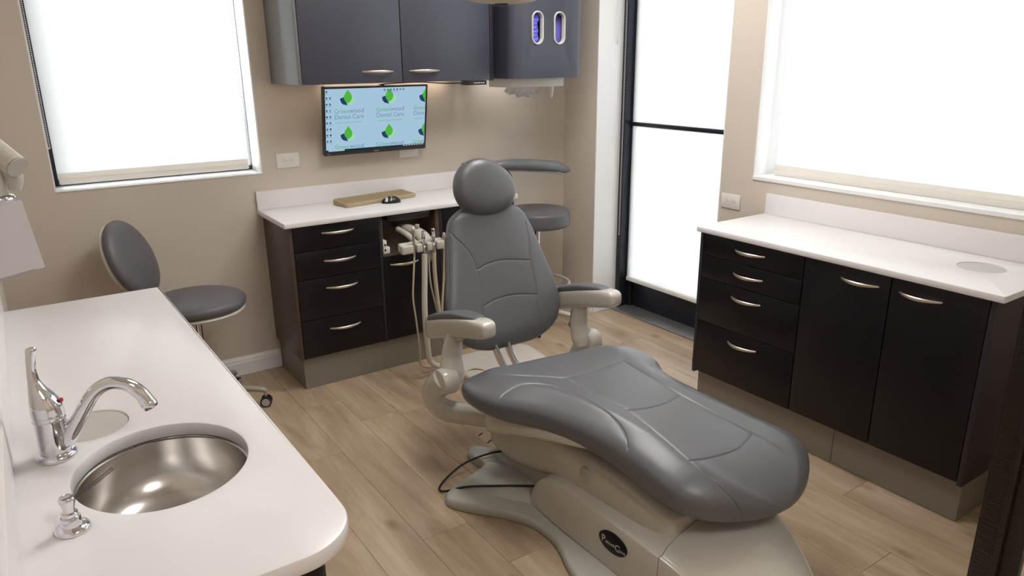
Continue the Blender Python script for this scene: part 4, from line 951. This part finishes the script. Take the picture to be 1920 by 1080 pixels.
loft('seat_pan', [(1.555, 2.075, .06, .33, .37), (1.555, 2.07, .20, .295, .41), (1.555, 2.04, .29, .275, .43), (1.56, 1.98, .305, .292, .44), (1.565, 1.88, .305, .335, .45), (1.575, 1.75, .285, .372, .45), (1.59, 1.62, .262, .398, .455), (1.60, 1.50, .235, .425, .46), (1.60, 1.45, .20, .44, .46)], M_CREAM, dc, e=.5)
# lift body
loft('lift_body', [(1.60, 2.315, .04, .12, .15), (1.60, 2.305, .13, .10, .19), (1.60, 2.24, .185, .085, .25), (1.60, 2.10, .205, .092, .30), (1.60, 1.95, .21, .118, .335), (1.60, 1.80, .212, .165, .36), (1.60, 1.62, .212, .19, .36), (1.60, 1.45, .205, .19, .345), (1.60, 1.34, .195, .19, .32), (1.60, 1.275, .17, .20, .30), (1.60, 1.262, .10, .21, .28)], M_CREAM, dc, e=.42)
loft('lift_column', [(1.60, 2.24, .10, .02, .12), (1.60, 2.20, .15, .02, .14), (1.60, 2.0, .175, .02, .16), (1.60, 1.80, .18, .02, .20), (1.60, 1.55, .18, .02, .2), (1.60, 1.50, .17, .02, .2)], M_CREAM2, dc, e=.4)
# pivot disc on the body flank
G().cyl((1.402, 1.62, .285), (1.384, 1.62, .285), .032, 28, bev=.004).build('pivot_cap', M_CREAM2, dc)
# foot cover with crowned top
def csec(cx, y, hw, zb, zs, zt, n=26):
    """left-bottom, up the flank, over a crowned top, down the right flank"""
    P = [(cx-hw*1.03, y, zb), (cx-hw*1.015, y, zb+(zs-zb)*.5)]
    for k in range(6): a = math.pi/2*k/5; r = min(.015, hw*.4); P.append((cx-hw+r-r*math.cos(a), y, zs-r*.35+r*.35*math.sin(a)))
    for k in range(1, n): q = k/n; x = -(hw-min(.015, hw*.4))*(1-2*q); P.append((cx+x, y, zs+(zt-zs)*(1-(x/hw)**2)**.9))
    m = [(2*cx-x, y_, z) for x, y_, z in P[:8]][::-1]
    return P+m
def cover(name, rows, m, par, sub=5):
    R_ = []
    for i in range(len(rows)-1):
        p0, p1, p2, p3 = [np.array(rows[max(0, min(len(rows)-1, i+q))], float) for q in (-1, 0, 1, 2)]
        for j in range(sub):
            t = j/sub; v = .5*((2*p1)+(p2-p0)*t+(2*p0-5*p1+4*p2-p3)*t*t+(3*p1-p0-3*p2+p3)*t**3); R_.append(csec(*v))
    R_.append(csec(*rows[-1])); return G().rings(R_).build(name, m, par, angle=48)
cover('foot_cover', [(1.60, 1.905, .228, .045, .060, .062), (1.60, 1.895, .232, .045, .100, .11), (1.60, 1.85, .236, .045, .160, .175), (1.60, 1.80, .238, .045, .192, .215), (1.60, 1.73, .240, .045, .208, .24), (1.60, 1.60, .240, .045, .210, .26), (1.60, 1.40, .240, .045, .210, .275), (1.60, 1.2575, .240, .045, .209, .28)], M_CREAM, dc)
cover('nose_cover', [(1.60, 1.2545, .240, .02, .209, .280), (1.60, 1.18, .232, .02, .196, .272), (1.595, 1.08, .205, .015, .158, .240), (1.59, .99, .165, .01, .105, .180), (1.587, .93, .12, .008, .06, .115), (1.585, .895, .07, .008, .03, .055), (1.585, .88, .02, .008, .014, .02)], M_CREAM, dc)
# base plate
half = [(.10, 2.30), (.185, 2.385), (.225, 2.365), (.235, 2.30), (.225, 2.24), (.30, 2.205), (.42, 2.165), (.468, 2.125), (.462, 2.075), (.41, 2.0), (.345, 1.92), (.295, 1.82), (.285, 1.73), (.298, 1.65), (.330, 1.57), (.352, 1.47), (.352, 1.36), (.325, 1.22), (.27, 1.10), (.19, 1.0), (.08, .94)]
pl = [(1.60-u, y) for u, y in half]+[(1.60+u, y) for u, y in half[::-1]]
def smoothpoly(P, k=4):
    n = len(P); out = []
    for i in range(n):
        p0, p1, p2, p3 = [np.array(P[(i+q) % n]) for q in (-1, 0, 1, 2)]
        for j in range(k): t = j/k; out.append(tuple(.5*((2*p1)+(p2-p0)*t+(2*p0-5*p1+4*p2-p3)*t*t+(3*p1-p0-3*p2+p3)*t**3)))
    return out
sp2 = smoothpoly(pl); 
ar = sum(sp2[i][0]*sp2[(i+1) % len(sp2)][1]-sp2[(i+1) % len(sp2)][0]*sp2[i][1] for i in range(len(sp2)))
if ar < 0: sp2 = sp2[::-1]
def toward(P, k, z):  # ring pulled towards the chair's centre line
    return [(1.60+(x-1.60)*(1-k), y+(1.75-y)*k*.6, z) for x, y in P]
g = G(); g.rings([toward(sp2, .01, .0015), toward(sp2, 0, .006), toward(sp2, 0, .024), toward(sp2, .012, .033), toward(sp2, .035, .038), toward(sp2, .30, .042), toward(sp2, .36, .058), toward(sp2, .45, .066), toward(sp2, .8, .07)])
g.build('base_plate', M_CREAM2, dc, angle=35)
# oval badge
g = G(); oc = (1.446, .143)
def ov(x, a, b, n=40): return [(x, oc[0]+a*math.cos(2*math.pi*k/n)-.0*b, oc[1]+b*math.sin(2*math.pi*k/n)+.06*a*math.cos(2*math.pi*k/n)*-1) for k in range(n)]
g.rings([ov(1.358, .064, .036), ov(1.3535, .064, .036), ov(1.3525, .062, .034)]); bd = g.build('badge', M_BADGE, dc)
bd['label'] = 'black oval badge with silver script'
def side_text(s, y, z, size, par, sl=.0):
    v, f = text_geo(s, size, .0002); G().add([(1.3521-p[2], y-p[0], z+p[1]+sl*p[0]) for p in v], f).build('badge_letter', M_SILV, par, False)
for s, dy, dz, sz in (('P', .050, -.012, .036), ('elton', .031, -.010, .017), ('&', -.003, -.008, .013), ('C', -.012, -.016, .034), ('rane', -.030, -.012, .017)): side_text(s, oc[0]+dy, oc[1]+dz+dy*-.06, sz, bd, .06)
# two pins at the rear flank of the pan
for p in ((1.262, 2.06, .288), (1.262, 2.00, .286)): G().cyl(p, (p[0]-.016, p[1]+.003, p[2]-.010), .003, 8).build('pin', M_DGREY, dc)
# power cord
G().tube([(1.50, 2.18, .078), (1.42, 2.25, .062), (1.30, 2.28, .035), (1.18, 2.24, .012), (1.155, 2.19, .012), (1.22, 2.11, .050), (1.32, 2.02, .064), (1.40, 1.94, .076), (1.425, 1.90, .078)], .0042, 10, 8).build('power_cord', M_RUB, dc, label='thin black cord looping out over the base')
# armrests
def armrest(sg):
    cx = 1.60+sg*.300
    X = lambda u: 1.60+sg*u
    rows = [(cx, 2.052, .012, .668, .690), (cx, 2.060, .028, .652, .704), (cx, 2.085, .036, .640, .711), (cx, 2.13, .039, .629, .707), (cx, 2.22, .040, .605, .690), (cx, 2.32, .039, .572, .664), (cx, 2.40, .038, .546, .640), (cx, 2.47, .035, .522, .614), (cx, 2.505, .027, .525, .600), (cx, 2.515, .012, .540, .585)]
    a = loft('armrest', rows, M_CREAM, dc, e=.5, et=.55)
    pr = [(cx, 2.115, .008, .700, .709), (cx, 2.13, .024, .695, .7125), (cx, 2.18, .032, .680, .710), (cx, 2.26, .035, .660, .698), (cx, 2.34, .035, .636, .676), (cx, 2.42, .034, .608, .648), (cx, 2.475, .030, .590, .624), (cx, 2.50, .014, .590, .606)]
    loft('arm_pad', pr, M_VINYL, a, e=.55)
    G().tube([(X(.305), 2.29, .60), (X(.312), 2.305, .55), (X(.318), 2.31, .50), (X(.325), 2.295, .44), (X(.325), 2.285, .405)], [.030, .034, .037, .044, .036], 28, 6, flat=(.95, 1.15), up=(0, 1, 0)).build('arm_upright', M_CREAM, dc, angle=60)
    G().lathe([(.0, 0), (.038, 0), (.049, .004), (.053, .012), (.053, .060), (.048, .068), (0, .070)], (X(.322), 2.285, .418), 36, (sg, 0, 0)).build('arm_hub', M_CREAM, dc)
    G().cyl((X(.298), 2.27, .585), (X(.302), 2.268, .610), .020, 20).build('arm_pivot', M_NICK, dc)
    G().tube([(X(.372), 2.29, .425), (X(.378), 2.335, .375), (X(.372), 2.365, .315), (X(.345), 2.33, .272), (X(.30), 2.22, .285), (X(.25), 2.08, .310), (X(.21), 1.95, .335)], [.044, .050, .056, .056, .052, .048, .036], 24, 8, flat=(1.05, .75)).build('arm_bracket', M_CREAM, dc, angle=70)
for sg in (-1, 1): armrest(sg)
# hinge between seat pan and backrest
for x in (1.50, 1.56):
    G().tube([(x, 2.05, .36), (x, 2.17, .37), (x, 2.28, .42), (x, 2.37, .52)], .019, 14, 5, flat=(1.2, .5)).build('hinge_plate', M_CHROME, dc)
G().cyl((1.46, 2.20, .385), (1.60, 2.20, .385), .016, 20).build('hinge_pin', M_CHROME, dc)

# ============================================================ WALL ARM UNIT (left), OVERHEAD LAMP, CEILING LIGHTS
wu = thing('wall_unit', (-.06, 1.9, 1.163), 'pale grey box-shaped unit with a jointed arm on the left wall above the sink counter', 'wall unit')
P0, P1, P2, P3 = (.026, 1.90), (-.1125, 1.792), (-.1125, 2.04), (-.045, 1.99)
bot = [P0, P3, P2, P1]; top = [(.008, 1.905), (-.052, 1.99), (-.1125, 2.04), (-.1125, 1.812)]
g = G(); g.rings([[(x, y, 1.163+.028*((.026-x)/.139)*-1*.2) for x, y in bot], [(x, y, 1.316) for x, y in top]]); g.build('housing', M_BEIGEP, wu, False)
e1 = Vector((-.79, -.62, 0)); nn = Vector((.62, -.79, 0)); q0 = Vector((.026, 1.90, 1.167))+e1*.022; q1 = Vector((.026, 1.90, 1.167))+e1*.172
tq0 = Vector((.008, 1.905, 1.312))+e1*.022; tq1 = Vector((.008, 1.905, 1.312))+e1*.150
g = G(); g.rings([[tuple(q+nn*(-.001)) for q in (q0, q1, tq1, tq0)], [tuple(q+nn*.004) for q in (q0, q1, tq1, tq0)]]); g.build('front_panel', M_BEIGEP, wu, False)
G().tube([(-.035, 1.945, 1.314), (-.034, 1.945, 1.345), (-.030, 1.945, 1.385)], [.026, .021, .019], 24, 4).build('post', M_WHITEP, wu)
G().lathe([(.034, 1.3155), (.034, 1.320), (.030, 1.325), (.022, 1.327)], (-.035, 1.945, 0), 28).build('post_collar', M_CHROME, wu)
G().tube([(-.078, 2.02, 1.475), (-.055, 2.00, 1.462), (-.030, 1.96, 1.43), (.013, 1.895, 1.388)], [.026, .030, .027, .0235], 28, 5).build('upper_arm', M_CREAM, wu, angle=60)
G().cyl((.0128, 1.8952, 1.3882), (.0145, 1.8930, 1.3866), .0225, 28).build('arm_cap', M_GREYIN, wu)
G().tube([(.0, 1.93, 1.385), (.004, 1.93, 1.36), (.0, 1.93, 1.335)], [.018, .017, .012], 20, 4).build('joint_knob', M_GREYIN, wu)
G().box(-.1125, -.06, 1.98, 2.06, 1.44, 1.51, .006).build('wall_bracket', M_BEIGEP, wu)
ol = thing('examination_lamp', (1.455, 2.2, 1.77), 'cream overhead examination lamp, only its underside showing at the top edge above the chair', 'lamp')
g = G(); R_ = []
for i in range(21):
    ph = -math.pi/2+math.pi*i/20; cr = max(math.cos(ph), 1e-4)**.7
    R_.append([(1.455+.185*cr*math.cos(t_)*.98, 2.2+.085*cr*math.sin(t_), 1.822+.048*math.sin(ph)) for t_ in [2*math.pi*k/56 for k in range(56)]])
g.rings(R_, cap=False).build('lamp_head', M_BEIGEL, ol)
G().lathe([(0, 1.768), (.024, 1.768), (.027, 1.771), (.027, 1.780)], (1.462, 2.2, 0), 32).build('sensor_ring', M_DGREY, ol)
G().tube([(1.455, 2.2, 1.865), (1.455, 2.22, 1.95), (1.5, 2.35, 2.05), (1.6, 2.6, 2.3), (1.6, 2.62, HC-.001)], .018, 16, 6).build('lamp_arm', M_BEIGEL, ol)
E_CEIL = emis('ceiling_diffuser', (1.0, .98, .955), CEIL_E); E_HALL = emis('hall_diffuser', (1.0, .98, .955), HALL_E)
def clight(x, y, m, lab, sx=.6, sy=.6):
    o = thing('ceiling_light', (x, y, HC-.02), lab, 'ceiling light')
    g = G()
    for a in ((x-sx-.02, x-sx, y-sy-.02, y+sy+.02), (x+sx, x+sx+.02, y-sy-.02, y+sy+.02), (x-sx, x+sx, y-sy-.02, y-sy), (x-sx, x+sx, y+sy, y+sy+.02)): g.box(*a, HC-.022, HC-.0005)
    g.build('frame', M_TRIM, o, False); G().box(x-sx, x+sx, y-sy, y+sy, HC-.014, HC-.001).build('diffuser', m, o, False)
clight(1.35, 1.9, E_CEIL, 'square ceiling light panel over the sink side of the room', .3, .3)
clight(2.2, 2.55, E_CEIL, 'square ceiling light panel over the chair side of the room', .3, .3)
clight(.8, -.55, E_HALL, 'square ceiling light panel in the hall behind the camera', .3, .3)
